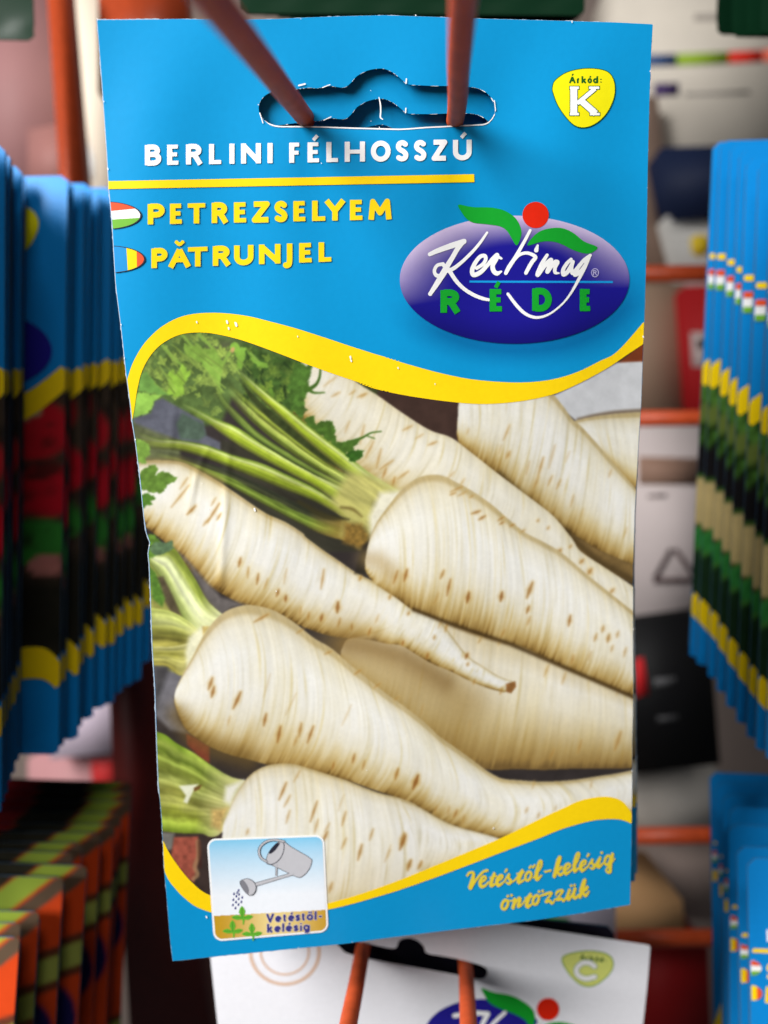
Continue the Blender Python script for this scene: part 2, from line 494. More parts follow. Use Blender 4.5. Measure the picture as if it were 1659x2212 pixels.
ROOT = [(0, (196, 178, 134)), (.03, (224, 215, 188)), (.1, (236, 232, 217)), (.26, (245, 244, 238)), (.5, (243, 241, 233)),
        (.66, (235, 229, 209)), (.78, (219, 203, 160)), (.89, (190, 162, 100)), (.96, (150, 119, 62)), (1, (98, 74, 36))]
def tone(stops, k, warm=0):
    return [(s, (c[0] * k, c[1] * (k - warm * .04), c[2] * (k - warm * .16))) for s, c in stops]
def paint_root(U, L, stops=ROOT, seed=1, fringe=.10, rings=46, bow=.03, ring_s=.10, shift=0.0, fade=0.0, soft=1):
    sl, T, S, M, length = strip_map(U, L)
    Tb = T + bow * .6 * (S - .45) ** 2 * 4                     # rings are arcs
    n1 = fbm(Tb * length / 6., S * 2.6, seed, 3); n2 = fbm(Tb * length / 40., S * 2, seed + 9, 3)
    n3 = fbm(Tb * length / 5., S * 6.0, seed + 21, 2)
    w = np.clip((S - .35) / .5, 0, 1)
    s2 = S + w * fringe * .7 * ((n1 - .5) * 2.2 + (n2 - .5) * 1.6) + shift
    c = ramp(np.clip(s2, 0, 1), stops)
    # wrinkles across the root
    rs = np.random.RandomState(seed)
    k = np.zeros_like(T); k2 = np.zeros_like(T)
    capf = np.clip(T / .22, 0, 1) ** 1.5
    for i in range(int(rings * 2.6)):
        t0 = rs.rand() * 1.04 - .02; sc = rs.rand() * 1.0; ln = .08 + rs.rand() * .22; wd = (1.3 + rs.rand() * 1.9) / length
        q = np.exp(-((Tb - t0 - .006 * (n2 - .5)) / wd) ** 2) * np.exp(-((S - sc) / ln) ** 2) * (.35 + rs.rand() * .8)
        k += q * (.2 + .8 * capf)
        if rs.rand() < .22: k2 += q * (.15 + .85 * capf)
    c = c * (1 - ring_s * .42 * np.clip(k, 0, 1.5))[..., None] * np.array([1, .99, .955]) ** np.clip(k, 0, 1.5)[..., None]
    c = c * (1 - np.clip(k2, 0, 1)[..., None] * np.array([.015, .045, .15]))
    # shallow relief between rings, broad warm and cool patches
    c = c * (1 + .05 * ((fbm(Tb * length / 8., S * 1.6, seed + 40, 2) - .5) * 2 * capf) * np.clip(1.1 - S, .3, 1))[..., None]
    c = c * (1 + .02 * (n3 - .5) * 2)[..., None]
    wp = np.clip(fbm(T * length / 70., S * 2.4, seed + 60, 2) - .42, 0, 1)[..., None]
    c = c * (1 - wp * np.array([.015, .04, .13]))
    m = np.clip(blur(M, soft) * 1.0, 0, 1)
    m = np.clip((m - .25) / .5, 0, 1)
    if fade: m = m * np.clip(blur(T * M, 2) / np.maximum(blur(M, 2), .05) / fade - .1, 0, 1)
    # spread colours past the rim so that the soft rim does not pick up black
    k0 = (M == 0)
    if k0.any():
        cb = blur(c * M[..., None], 2.0) / np.maximum(blur(M, 2.0), 1e-3)[..., None]
        c = np.where(k0[..., None], cb, c)
    comp(sl, m, np.clip(c, 0, 255))
    return sl, T, S, M

def spots(k, lst, ang, seed=3):
    """brown lenticel marks: (x, y, length, width, darkness) in a trace view"""
    sc = {'E': .4, 'F': .4, 'G': .4, 'H': .3833, 'D': .4, 'I': .3667}[k]
    rs = np.random.RandomState(seed)
    for x, y, ln, wd, dk in lst:
        (px, py), = Z(k, [(x, y)])
        a = R_(ang + rs.uniform(-8, 8)); h = ln * sc / 2 * .8; wd = wd * .8
        p = [(px - h * math.cos(a), py - h * math.sin(a)), (px + rs.uniform(-.6, .6), py), (px + h * math.cos(a), py + h * math.sin(a))]
        pstroke(p, [wd * sc * .75, wd * sc * 1.3, wd * sc * .4], (208, 172, 98), 4.0, .5 * min(1, dk * 1.3))
        pstroke(p, [wd * sc * .25, wd * sc * .6, wd * sc * .2], (172 - 26 * dk, 122 - 30 * dk, 40), 1.8, .78 * dk)

STEM = [(0, (104, 130, 44)), (.1, (176, 200, 86)), (.24, (218, 230, 150)), (.38, (188, 206, 78)), (.62, (156, 178, 44)), (.82, (122, 134, 46)), (.93, (92, 96, 44)), (1, (62, 66, 34))]
def paint_stem(U, L, stops=STEM, seed=1, streak=.14, fade=None, k=1.0, fin=0.0):
    sl, T, S, M, length = strip_map(U, L)
    n = fbm(T * length / 60., S * 7, seed, 3); n2 = fbm(T * length / 14., S * 5, seed + 5, 2)
    c = ramp(np.clip(S + .16 * (n - .5), 0, 1), stops) * k
    c = c * (1 + streak * (n - .5) * 2 + .07 * (n2 - .5) * 2 + .07 * np.sin(S * 26 + 5 * n))[..., None]
    if fade is not None:                                   # towards the pale crown end
        f = np.clip((T - fade[0]) / (1 - fade[0]), 0, 1)[..., None]
        c = c * (1 - f) + np.asarray(fade[1], float) * (1 + .14 * (n - .5) * 2)[..., None] * f
    m = np.clip((np.clip(blur(M, 1), 0, 1) - .25) / .5, 0, 1)
    if fin: m = m * np.clip(blur(T * M, 2) / np.maximum(blur(M, 2), .05) / fin, 0, 1) ** .8
    cb = blur(c * M[..., None], 2.0) / np.maximum(blur(M, 2.0), 1e-3)[..., None]
    c = np.where((M == 0)[..., None], cb, c)
    comp(sl, m, np.clip(c, 0, 255))

def leaflet(cx, cy, size, ang, col, seed, lobes=5, alpha=1.0):
    """one cut parsley leaflet: a fan of toothed lobes"""
    rs = np.random.RandomState(seed)
    pts = [(-.55, -.06)]
    n = 3 + (lobes > 5) * 2
    for i in range(n):
        a = -1.25 + 2.5 * i / (n - 1); L = (1.0 - .28 * abs(a)) * rs.uniform(.8, 1.15); w = .24
        for u, v in ((.32, -w * .9), (.55, -w * 1.1), (.62, -w * .75), (.82, -w * .9), (.86, -w * .45), (1.0, -w * .3), (.97, .0), (1.0, w * .35), (.84, w * .5), (.8, w * .95), (.6, w * .8), (.52, w * 1.1), (.3, w * .8)):
            u = u * L + rs.uniform(-.02, .02)
            pts.append((u * math.cos(a) - v * math.sin(a), u * math.sin(a) + v * math.cos(a)))
    pts.append((-.55, .06))
    ca, sa = math.cos(ang), math.sin(ang)
    P = [(cx + size * (x * ca - y * sa), cy + size * (x * sa + y * ca)) for x, y in pts]
    pfill(P, col, .7, .22, 6, seed, alpha)
    for i in range(n):
        a = ang - 1.25 + 2.5 * i / (n - 1)
        pstroke([(cx - size * .4 * ca, cy - size * .4 * sa), (cx + size * .75 * math.cos(a), cy + size * .75 * math.sin(a))], .7, np.asarray(col) * 1.2 + 8, .8, .5 * alpha, 0)

def paint_photo():
    global IMG
    # --- backdrop of the picture: dark slate, cloth, brick
    n = fbm(XX / 30, YY / 30, 3)
    IMG[:] = np.array([54, 48, 47]) * (1 + .3 * (n - .5))[..., None]
    pfill(Z('E', [(0, 150), (560, 290), (560, 370), (545, 520), (380, 470), (100, 280), (0, 215)]), (66, 48, 42), 2, .12, 20, 4)
    pfill(Z('E', [(0, 190), (110, 235), (95, 280), (0, 225)]), (60, 66, 36), 5, .2, 12, 5)
    pfill(Z('E', [(1380, 110), (1560, -30), (1560, 95), (1480, 92)]), (128, 62, 34), 2, .15, 14, 6)
    pfill(Z('E', [(1030, 280), (1240, 180), (1395, 92), (1545, 85), (1545, 365), (1400, 372), (1180, 410)]), (206, 208, 212), 2, .06, 25, 7)
    pstroke(Z('E', [(1190, 402), (1290, 378), (1400, 362), (1545, 352)]), 5, (110, 92, 72), 3, .8)
    # foliage bed, upper left
    pfill(Z('D', [(140, 720), (150, 560), (190, 440), (240, 320), (330, 240), (420, 195), (560, 190), (720, 225), (900, 290), (1160, 390), (1120, 470),
                  (1105, 560), (1085, 690), (1180, 860), (1000, 760), (700, 560), (640, 700), (450, 720), (300, 720)]), (84, 106, 56), 5, .34, 16, 8)
    pfill(Z('D', [(760, 270), (1130, 385), (1110, 500), (1090, 560), (1080, 690), (930, 560), (780, 420)]), (58, 84, 36), 6, .45, 12, 9)
    pfill(Z('D', [(560, 250), (720, 250), (680, 340), (640, 400), (560, 300)]), (84, 92, 62), 8, .2, 14, 10)
    # --- far roots
    paint_root(Z('E', [(1140, 420), (1190, 402), (1280, 383), (1400, 368), (1560, 358)]),
               Z('E', [(1250, 520), (1340, 620), (1440, 720), (1510, 770), (1600, 800)]), tone(ROOT, .965), 11, .05, 14, .01, .06, -.05)
    paint_root(Z('E', [(545, 400), (560, 250), (750, 215), (900, 215), (1020, 240), (1100, 322), (1150, 392), (1205, 440), (1280, 522), (1380, 640), (1500, 775), (1560, 840)]),
               Z('E', [(535, 410), (535, 500), (565, 550), (640, 605), (750, 695), (850, 795), (950, 880), (1080, 975), (1200, 1045), (1300, 1105), (1400, 1150), (1560, 1215)]),
               tone(ROOT, .965), 12, .10, 60, .03, .10, -.03)
    spots('E', [(800, 470, 110, 10, .5), (590, 465, 40, 10, .35), (808, 590, 50, 14, .6), (985, 655, 130, 12, .6), (1045, 600, 160, 8, .4), (915, 660, 90, 9, .4), (1035, 730, 70, 10, .5),
                (1080, 750, 70, 10, .5), (1155, 840, 80, 9, .4), (1205, 910, 80, 8, .3), (765, 560, 60, 8, .3), (1130, 600, 80, 7, .3), (960, 740, 80, 12, .5), (1360, 690, 50, 10, .4), (1440, 1010, 70, 8, .35)], 112)
    # gap under it, olive brown
    pfill(Z('E', [(740, 690), (850, 795), (950, 880), (1080, 975), (1200, 1045), (1300, 1105), (1560, 1215), (1560, 1320), (1330, 1215), (1200, 1120), (1080, 960), (900, 805)]), (122, 98, 58), 3, .2, 18, 14)
    shade(Z('E', [(760, 700), (900, 830), (1010, 920), (1120, 1010)]), 10, (70, 54, 28), .85)
    shade(Z('E', [(1120, 1010), (1300, 1170), (1520, 1290)]), 9, (62, 48, 26), .6)
    # background root on the left of it
    paint_root(Z('E', [(-330, 130), (-270, 60), (-150, 90), (0, 205), (100, 268), (230, 360), (380, 455), (500, 498), (600, 572), (750, 690), (900, 803), (1050, 920), (1150, 1040), (1200, 1112), (1330, 1200), (1480, 1300), (1560, 1370)]),
               Z('E', [(-345, 140), (-360, 260), (-320, 480), (-150, 700), (20, 800), (180, 860), (350, 900), (520, 980), (700, 1080), (850, 1190), (1000, 1290), (1150, 1390), (1300, 1490), (1480, 1590), (1560, 1640)]),
               tone(ROOT, .96, .3), 13, .16, 70, .05, .11, .04)
    spots('E', [(265, 445, 70, 12, .5), (330, 490, 60, 9, .4), (400, 528, 60, 11, .6), (150, 645, 110, 12, .5), (240, 700, 90, 12, .5), (30, 270, 50, 9, .4)], 152)
    spots('E', [(140, 690, 70, 12, .7), (190, 735, 60, 12, .7), (60, 560, 120, 12, .5), (110, 610, 130, 12, .5), (20, 480, 130, 12, .4), (-140, 500, 90, 10, .4), (-60, 440, 80, 9, .4)], 110)
    spots('E', [(1085, 1110, 30, 16, .8), (1145, 1085, 26, 10, .6), (1205, 1165, 34, 16, .7), (1250, 1220, 40, 20, .7), (1025, 985, 22, 10, .6), (970, 945, 18, 10, .6), (1370, 1325, 36, 16, .6), (500, 700, 60, 9, .4), (560, 740, 60, 9, .4)], 130)
    spots('D', [(1260, 540, 60, 10, .5), (1350, 530, 50, 9, .45), (1400, 545, 60, 11, .55), (1230, 470, 110, 10, .35)], 150)
    # foliage details: leaves and stalks behind the bunch
    rs = np.random.RandomState(5)
    for i in range(300):
        x = rs.uniform(175, 1090); y = rs.uniform(225, 660)
        if y < 205 + max(0, x - 500) * .29 + max(0, 400 - x) * .75 + 12: continue
        if x < 560 and y > 560: continue
        if x > 640 and y > 420 + (x - 640) * .9: continue
        dk = x > 740; ph = i / 300.
        base = np.array([62, 84, 38]) if dk else np.array([88, 106, 54])
        top = np.array([108, 134, 50]) if dk else np.array([148, 174, 78])
        leaflet(*Z('D', [(x, y)])[0], rs.uniform(8, 17), rs.uniform(-2.6, -1.4) + rs.uniform(-.7, .7), base + (top - base) * min(1, max(0, ph + rs.uniform(-.3, .2))), 100 + i, rs.randint(4, 8), .9)
    for i in range(26):
        x = rs.uniform(760, 1090); y = rs.uniform(330, 640)
        if y < 215 + (x - 500) * .28 + 20: continue
        a = rs.uniform(.7, 1.9); ln = rs.uniform(20, 60)
        p, q = Z('D', [(x, y), (x + ln * math.cos(a), y + ln * math.sin(a))])
        pstroke([p, q], [rs.uniform(2, 5), .7], np.array([34, 52, 26]) if rs.rand() < .6 else np.array([110, 150, 52]), 1.6, .75, 0)
    for p in ([(420, 210), (450, 240), (520, 330), (600, 450), (640, 520)], [(520, 215), (600, 300), (640, 380), (630, 480)], [(690, 310), (650, 380), (625, 450), (640, 530)],
              [(320, 270), (380, 340), (450, 400)], [(240, 440), (300, 500), (360, 540)], [(800, 320), (850, 370), (890, 390)]):
        pstroke(Z('D', p), [3.5, 2.2], (136, 172, 74), 1.6, .9)
    # pale-green bigger leaves
    pfill(Z('D', [(445, 262), (480, 285), (505, 262), (560, 300), (600, 290), (650, 365), (640, 440), (625, 500), (585, 440), (530, 370), (470, 340), (440, 310)]), (134, 172, 72), 1.3, .22, 14, 31, .95, serr=1.5)
    pfill(Z('D', [(345, 430), (385, 405), (395, 440), (430, 375), (448, 385), (450, 420), (478, 405), (468, 450), (440, 480), (440, 545), (385, 552), (350, 535), (360, 480)]), (148, 190, 70), 1.3, .2, 14, 32, serr=1.6)
    pfill(Z('D', [(690, 262), (720, 258), (750, 285), (778, 290), (765, 360), (750, 405), (725, 410), (728, 340), (705, 305), (690, 300)]), (128, 172, 66), 1.3, .18, 14, 33, serr=1.2)
    pstroke(Z('D', [(705, 295), (700, 305)]), 4, (206, 160, 110), 1.5, .9, 0)
    pfill(Z('D', [(780, 300), (830, 360), (890, 370), (890, 400), (840, 390), (800, 350)]), (118, 158, 60), 1.2, .2, 12, 34, serr=1.2)
    pfill(Z('D', [(160, 560), (200, 525), (260, 540), (322, 543), (285, 575), (268, 620), (235, 650), (150, 668)]), (144, 190, 82), 1.4, .2, 18, 35, serr=1.3)
    pfill(Z('D', [(200, 430), (240, 420), (300, 500), (360, 545), (300, 540), (190, 520)]), (112, 156, 74), 2.0, .2, 16, 36, serr=1.3)
    for k in range(26):
        x0 = rs.uniform(240, 700); y0 = rs.uniform(235, 420); a = rs.uniform(.6, 1.0); ln = rs.uniform(60, 190)
        if y0 < 205 + max(0, x0 - 500) * .29 + max(0, 400 - x0) * .75 + 14: continue
        g = rs.uniform(.75, 1.15)
        pstroke(Z('D', [(x0, y0), (x0 + ln * .5 * math.cos(a) + rs.uniform(-8, 8), y0 + ln * .5 * math.sin(a)), (x0 + ln * math.cos(a), y0 + ln * math.sin(a))]), [.8, 1.3, 1.6], np.array([136, 162, 74]) * g, 1.0, .8)
    # slate gap left
    pfill(Z('D', [(285, 575), (325, 560), (430, 620), (545, 685), (560, 760), (640, 800), (640, 850), (420, 795), (360, 770), (240, 760), (170, 700), (165, 670), (260, 640)]), (92, 94, 106), 3, .18, 20, 37)
    pfill(Z('D', [(160, 690), (280, 740), (420, 790), (420, 900), (200, 900), (165, 780)]), (98, 104, 72), 5, .25, 20, 38)
    pfill(Z('D', [(430, 640), (545, 700), (560, 760), (520, 790), (420, 780), (400, 700)]), (80, 98, 84), 4, .2, 15, 39)
    # --- stalks of the middle root
    pfill(Z('D', [(640, 780), (760, 820), (1000, 960), (1300, 1130), (1420, 1240), (1460, 1390), (1200, 1390), (950, 1260), (700, 1060), (520, 960), (640, 940)]), (56, 54, 44), 4, .25, 20, 41, 1, 0, (32, 5))
    paint_stem(Z('D', [(170, 735), (300, 778), (420, 788), (560, 815), (700, 866), (850, 910), (1000, 975), (1150, 1048), (1280, 1130), (1420, 1220)]),
               Z('D', [(160, 830), (300, 835), (420, 845), (560, 885), (700, 940), (850, 1000), (1000, 1060), (1150, 1120), (1280, 1190), (1400, 1270)]), STEM, 51, .22, (.78, (168, 160, 84)), .90, .3)
    paint_stem(Z('D', [(260, 835), (430, 870), (560, 910), (700, 960), (860, 1035), (1050, 1130), (1200, 1190), (1330, 1220)]),
               Z('D', [(300, 880), (430, 910), (600, 990), (760, 1075), (900, 1150), (1050, 1230), (1180, 1292), (1310, 1330)]),
               [(0, (54, 58, 44)), (.35, (66, 70, 46)), (.5, (108, 130, 50)), (.68, (138, 160, 66)), (.85, (104, 122, 46)), (1, (58, 56, 36))], 52, .25, (.8, (150, 126, 60)), 1, .3)
    paint_stem(Z('D', [(420, 580), (500, 615), (600, 665), (720, 715), (850, 795), (980, 872), (1120, 945), (1280, 1020), (1450, 1110)]),
               Z('D', [(480, 650), (560, 690), (640, 750), (750, 825), (870, 893), (1000, 962), (1150, 1045), (1300, 1150), (1440, 1230)]), STEM, 53, .18, (.72, (196, 200, 122)), 1.0, .25)
    paint_stem(Z('D', [(600, 440), (660, 560), (760, 665), (850, 750), (1000, 850), (1150, 945), (1330, 1040)]),
               Z('D', [(585, 470), (640, 590), (740, 705), (830, 785), (980, 880), (1130, 965), (1330, 1060)]),
               [(0, (70, 84, 40)), (.3, (140, 164, 74)), (.6, (110, 132, 56)), (1, (52, 62, 34))], 54, .25, (.8, (170, 176, 90)), 1, .3)
    paint_stem(Z('D', [(680, 470), (800, 582), (950, 702), (1100, 825), (1230, 918), (1350, 990), (1480, 1060)]),
               Z('D', [(670, 540), (780, 660), (930, 790), (1080, 895), (1220, 980), (1400, 1080), (1480, 1120)]),
               [(0, (86, 92, 40)), (.15, (150, 166, 66)), (.3, (110, 122, 46)), (.42, (200, 214, 108)), (.6, (178, 196, 90)), (.8, (104, 118, 46)), (1, (70, 76, 36))], 55, .25, (.7, (206, 212, 136)), 1, .25)
    pfill(Z('D', [(740, 460), (860, 585), (1000, 700), (1150, 815), (1250, 900), (1320, 960), (1200, 900), (1060, 800), (920, 690), (800, 570)]), (56, 66, 34), 2.2, .25, 12, 56)
    paint_stem(Z('D', [(735, 400), (860, 510), (1000, 620), (1150, 738), (1300, 850), (1450, 970), (1600, 1062)]),
               Z('D', [(725, 440), (850, 560), (980, 680), (1100, 792), (1220, 892), (1330, 975), (1560, 1120)]), STEM, 57, .2, (.66, (214, 220, 156)), .97, .2)
    # crown of the middle root
    pfill(Z('D', [(1330, 960), (1450, 975), (1610, 1060), (1560, 1150), (1500, 1220), (1450, 1310), (1420, 1380), (1330, 1330), (1290, 1300), (1310, 1210), (1240, 1120)]), (190, 184, 108), 9, .26, 9, 58, .9, 0, (35, 6))
    pfill(Z('D', [(1500, 1070), (1620, 1060), (1560, 1150), (1490, 1240), (1450, 1320), (1440, 1200)]), (236, 232, 212), 7, .08, 9, 59, .95)
    pfill(Z('D', [(1310, 1230), (1400, 1240), (1440, 1300), (1430, 1390), (1300, 1340)]), (128, 96, 42), 6, .4, 7, 60, .85)
    pstroke(Z('D', [(1060, 1120), (1200, 1195), (1330, 1215)]), [4, 7, 2], (58, 54, 32), 3, .8)
    pstroke(Z('D', [(1290, 1150), (1350, 1160), (1400, 1200)]), [3, 4, 2], (100, 84, 40), 3, .7)
    # leaf over the background root
    G1 = (76, 110, 42)
    pfill(Z('D', [(1085, 670), (1120, 662), (1145, 650), (1150, 705), (1195, 680), (1225, 685), (1245, 690), (1258, 740), (1262, 800), (1330, 790), (1390, 780), (1380, 800), (1345, 850), (1310, 862), (1200, 775), (1100, 700)]), G1, 1.3, .25, 8, 61, serr=1.5)
    pfill(Z('D', [(1310, 862), (1360, 838), (1412, 845), (1405, 872), (1370, 905), (1335, 900)]), (58, 100, 36), 1.2, .2, 8, 62, serr=1.2)
    pstroke(Z('D', [(1330, 800), (1400, 775), (1450, 748), (1505, 740)]), [4, 2, 1.4], G1, 1, 1)
    pstroke(Z('D', [(1430, 765), (1470, 778)]), 1.3, G1, 1, 1, 0)
    pfill(Z('D', [(1040, 370), (1135, 385), (1112, 480), (1095, 560), (1082, 680), (1020, 620), (1000, 500)]), (78, 114, 46), 2, .35, 9, 63, serr=1.8)
    pstroke(Z('D', [(1100, 520), (1150, 490), (1172, 450), (1178, 400)]), [5, 3, 2], (70, 104, 40), 1.2, 1)
    pstroke(Z('D', [(1100, 500), (1140, 530), (1200, 530)]), [5, 2.5, 1.2], (72, 108, 40), 1.2, 1)
    # --- the thin root with the tail (left)
    sl, T, S, M = paint_root(
        Z('D', [(120, 900), (200, 902), (290, 896), (420, 905), (520, 950), (640, 1020), (760, 1102), (880, 1182), (990, 1232), (1080, 1290)]) +
        Z('F', [(960, 0), (1040, 60), (1130, 122), (1230, 190), (1330, 242), (1430, 310), (1530, 378)]) + Z('G', [(350, 395), (440, 450), (510, 540), (590, 640), (680, 703), (760, 752), (838, 780)]),
        Z('D', [(120, 1150), (240, 1260), (330, 1330), (400, 1400)]) + Z('F', [(330, 165), (430, 255), (520, 310), (640, 372), (760, 400), (900, 462), (1000, 502), (1100, 532), (1200, 543), (1290, 548)]) +
        Z('G', [(150, 572), (230, 582), (300, 622), (365, 662), (420, 690), (500, 722), (600, 772), (700, 812), (790, 836)]), tone(ROOT, .985), 15, .12, 70, .03, .10, -.02)
    pfill(Z('G', [(800, 790), (845, 778), (850, 805), (825, 840), (800, 832)]), (146, 100, 54), 1.3, .2, 5, 70)
    spots('F', [(603, 135, 60, 14, .9), (700, 225, 70, 12, .9), (808, 300, 50, 14, .9), (852, 330, 40, 16, 1), (648, 190, 70, 10, .6), (1132, 378, 70, 22, 1), (1045, 435, 46, 18, 1), (1140, 460, 60, 10, .8),
                (1208, 485, 40, 12, .9), (975, 425, 50, 10, .7), (1050, 225, 130, 12, .6), (850, 210, 100, 9, .35), (1520, 410, 20, 12, .8), (1590, 560, 70, 10, .6), (930, 400, 60, 9, .5), (745, 250, 70, 9, .5)], 102)
    spots('D', [(420, 1090, 190, 10, .6), (440, 1020, 90, 10, .5), (480, 1165, 80, 14, .8), (600, 1180, 150, 11, .8), (630, 1200, 50, 9, .8), (600, 1120, 60, 9, .5), (560, 1230, 60, 10, .6)], 128)
    spots('G', [(10, 220, 30, 9, .6), (170, 322, 30, 9, .7), (270, 410, 20, 10, .8), (475, 485, 70, 10, .8), (240, 570, 30, 14, .9), (372, 640, 40, 14, .9), (585, 640, 34, 18, 1), (590, 685, 20, 10, .8), (520, 650, 20, 8, .6), (410, 540, 24, 10, .7), (625, 780, 30, 8, .8), (770, 830, 40, 7, .8)], 110)
    shade(Z('D', [(200, 905), (420, 900), (640, 1010)]), 9, (150, 128, 76), .45)
    # --- root behind, right
    paint_root(Z('G', [(-92, 610), (-62, 552), (0, 535), (120, 500), (240, 450), (350, 415), (450, 440), (520, 470), (650, 520), (820, 566), (900, 592), (1000, 642), (1100, 692), (1250, 757), (1400, 822), (1520, 880)]),
               Z('G', [(-95, 640), (-60, 720), (60, 850), (220, 1000), (400, 1140), (560, 1200), (700, 1252), (850, 1250), (1000, 1254), (1100, 1250), (1200, 1247), (1320, 1248), (1520, 1245)]),
               tone([(0, (150, 120, 66)), (.04, (214, 202, 172)), (.2, (232, 228, 216)), (.42, (226, 219, 198)), (.62, (206, 191, 152)), (.8, (178, 154, 100)), (.93, (152, 124, 70)), (1, (112, 88, 50))], 1.03), 16, .07, 40, .02, .08)
    shade(Z('G', [(-60, 590), (60, 610), (250, 690), (420, 790), (560, 880)]), 60, (166, 136, 78), .6)
    shade(Z('G', [(-60, 575), (60, 590), (240, 640), (380, 720), (470, 780)]), 24, (128, 98, 52), .5)
    spots('G', [(1400, 1100, 130, 22, .5), (1195, 1130, 90, 12, .5), (1045, 1170, 70, 11, .45), (345, 930, 70, 8, .3), (600, 1010, 60, 8, .2)], 108)
    spots('G', [(1015, 720, 80, 12, .4), (1110, 760, 80, 12, .4), (655, 555, 40, 10, .5), (760, 570, 30, 10, .4), (1400, 830, 60, 10, .3)], 112)
    # repaint the tail over it
    mt = np.clip((blur(M, 1) - .25) / .5, 0, 1)
    paint_root(Z('G', [(60, 210), (200, 300), (290, 385), (350, 395), (440, 450), (510, 540), (590, 640), (680, 703), (760, 752), (838, 780)]),
               Z('G', [(-60, 540), (60, 552), (150, 572), (230, 582), (300, 622), (365, 662), (420, 690), (500, 722), (600, 772), (700, 812), (790, 836)]), tone(ROOT, .985), 17, .1, 34, .02, .12, -.03, .22)
    pfill(Z('G', [(797, 790), (848, 776), (852, 805), (825, 842), (798, 834)]), (146, 100, 54), 1.3, .2, 5, 70)
    spots('G', [(10, 220, 30, 9, .6), (170, 322, 30, 9, .7), (270, 410, 20, 10, .8), (475, 485, 60, 9, .7), (240, 570, 30, 14, .9), (372, 640, 40, 14, .9), (585, 640, 34, 18, 1), (590, 685, 20, 10, .8), (410, 540, 24, 10, .7), (625, 780, 30, 8, .8), (770, 830, 40, 7, .8), (440, 470, 50, 8, .5), (100, 440, 60, 9, .4), (60, 510, 50, 12, .8)], 112)
    # --- main root
    pfill(Z('E', [(20, 1080), (60, 1050), (60, 1230), (-20, 1230)]), (40, 36, 32), 4)
    paint_root(Z('E', [(38, 1160), (58, 1060), (100, 955), (168, 860), (240, 775), (330, 712), (440, 700), (530, 740), (620, 790), (720, 860), (800, 930), (900, 1010), (1000, 1062), (1100, 1122), (1250, 1250), (1400, 1370), (1560, 1500)]),
               Z('E', [(38, 1165), (42, 1222)]) + Z('G', [(95, 250), (200, 322), (290, 387), (400, 432), (520, 472), (650, 522), (760, 558), (900, 592), (1000, 642), (1100, 692), (1250, 757), (1400, 822), (1560, 890)]),
               ROOT, 18, .12, 80, .05, .09, -.03)
    shade(Z('E', [(45, 1150), (110, 1160), (190, 1240)]), 22, (180, 150, 92), .5)
    spots('G', [(200, 215, 90, 11, .8), (255, 205, 80, 18, .9), (452, 200, 60, 14, .7), (488, 270, 110, 14, .9), (592, 325, 70, 22, 1), (772, 320, 60, 20, 1), (925, 285, 110, 20, .8), (915, 390, 50, 14, .9), (1140, 450, 70, 15, .9),
                (1350, 545, 50, 17, .7), (1320, 495, 40, 14, .6), (1400, 525, 40, 12, .5), (1280, 540, 50, 12, .6), (1440, 620, 60, 10, .5), (1155, 660, 60, 12, .6), (780, 520, 60, 10, .6), (420, 330, 80, 8, .4), (1250, 640, 60, 9, .4), (920, 450, 60, 12, .5), (1370, 600, 40, 10, .5)], 108)
    spots('E', [(530, 775, 90, 9, .6), (560, 800, 60, 8, .5), (635, 900, 60, 12, .9), (668, 930, 50, 12, .9), (770, 935, 44, 9, .8), (775, 958, 30, 9, .9), (830, 970, 30, 9, .8), (510, 800, 40, 8, .7), (610, 815, 26, 8, .6), (890, 1000, 30, 9, .5)], 155)
    shade(Z('G', [(300, 390), (520, 475), (820, 575), (1100, 695), (1480, 860)]), 5, (66, 48, 24), .8)
    # --- lower big root with its crown
    pfill(Z('F', [(100, 60), (240, 40), (400, 300), (500, 420), (380, 570), (300, 760), (120, 700)]), (150, 150, 78), 6, .25, 12, 80)
    pfill(Z('F', [(240, 60), (330, 150), (430, 340), (500, 420), (560, 380), (640, 365), (500, 320), (400, 210), (300, 100)]), (104, 98, 96), 5, .15, 16, 81)
    pfill(Z('F', [(140, 690), (300, 745), (250, 860), (270, 980), (330, 1060), (230, 1040), (145, 960)]), (110, 108, 114), 5, .18, 18, 82)
    pfill(Z('F', [(140, 690), (230, 690), (190, 800), (150, 920)]), (70, 68, 70), 7, .2, 14, 83)
    paint_stem(Z('F', [(110, 60), (180, 70), (245, 60), (300, 130), (370, 240), (430, 345), (520, 425)]), Z('F', [(100, 110), (170, 210), (225, 310), (290, 425), (330, 480), (370, 520), (420, 540)]),
               [(0, (126, 142, 52)), (.2, (158, 172, 78)), (.38, (214, 224, 160)), (.55, (232, 238, 190)), (.75, (196, 208, 130)), (1, (108, 120, 58))], 84, .22, (.7, (226, 228, 174)))
    pfill(Z('F', [(150, 215), (190, 210), (250, 330), (290, 430), (230, 400), (190, 330)]), (88, 78, 58), 3, .2, 10, 85)
    pfill(Z('F', [(110, 150), (150, 190), (200, 330), (185, 375), (130, 330)]), (90, 130, 50), 3, .3, 8, 86)
    paint_stem(Z('F', [(120, 380), (230, 400), (320, 450), (410, 530)]), Z('F', [(130, 585), (230, 590), (320, 590), (400, 570)]),
               [(0, (176, 186, 96)), (.3, (206, 212, 134)), (.55, (150, 150, 70)), (.75, (108, 104, 46)), (1, (168, 160, 80))], 87, .3, (.6, (226, 220, 160)))
    paint_stem(Z('F', [(135, 590), (240, 590), (330, 570), (400, 540)]), Z('F', [(140, 690), (210, 695), (285, 745), (330, 690)]),
               [(0, (200, 196, 128)), (.35, (160, 156, 70)), (.6, (190, 186, 104)), (1, (150, 140, 66))], 88, .25, (.5, (216, 208, 140)))
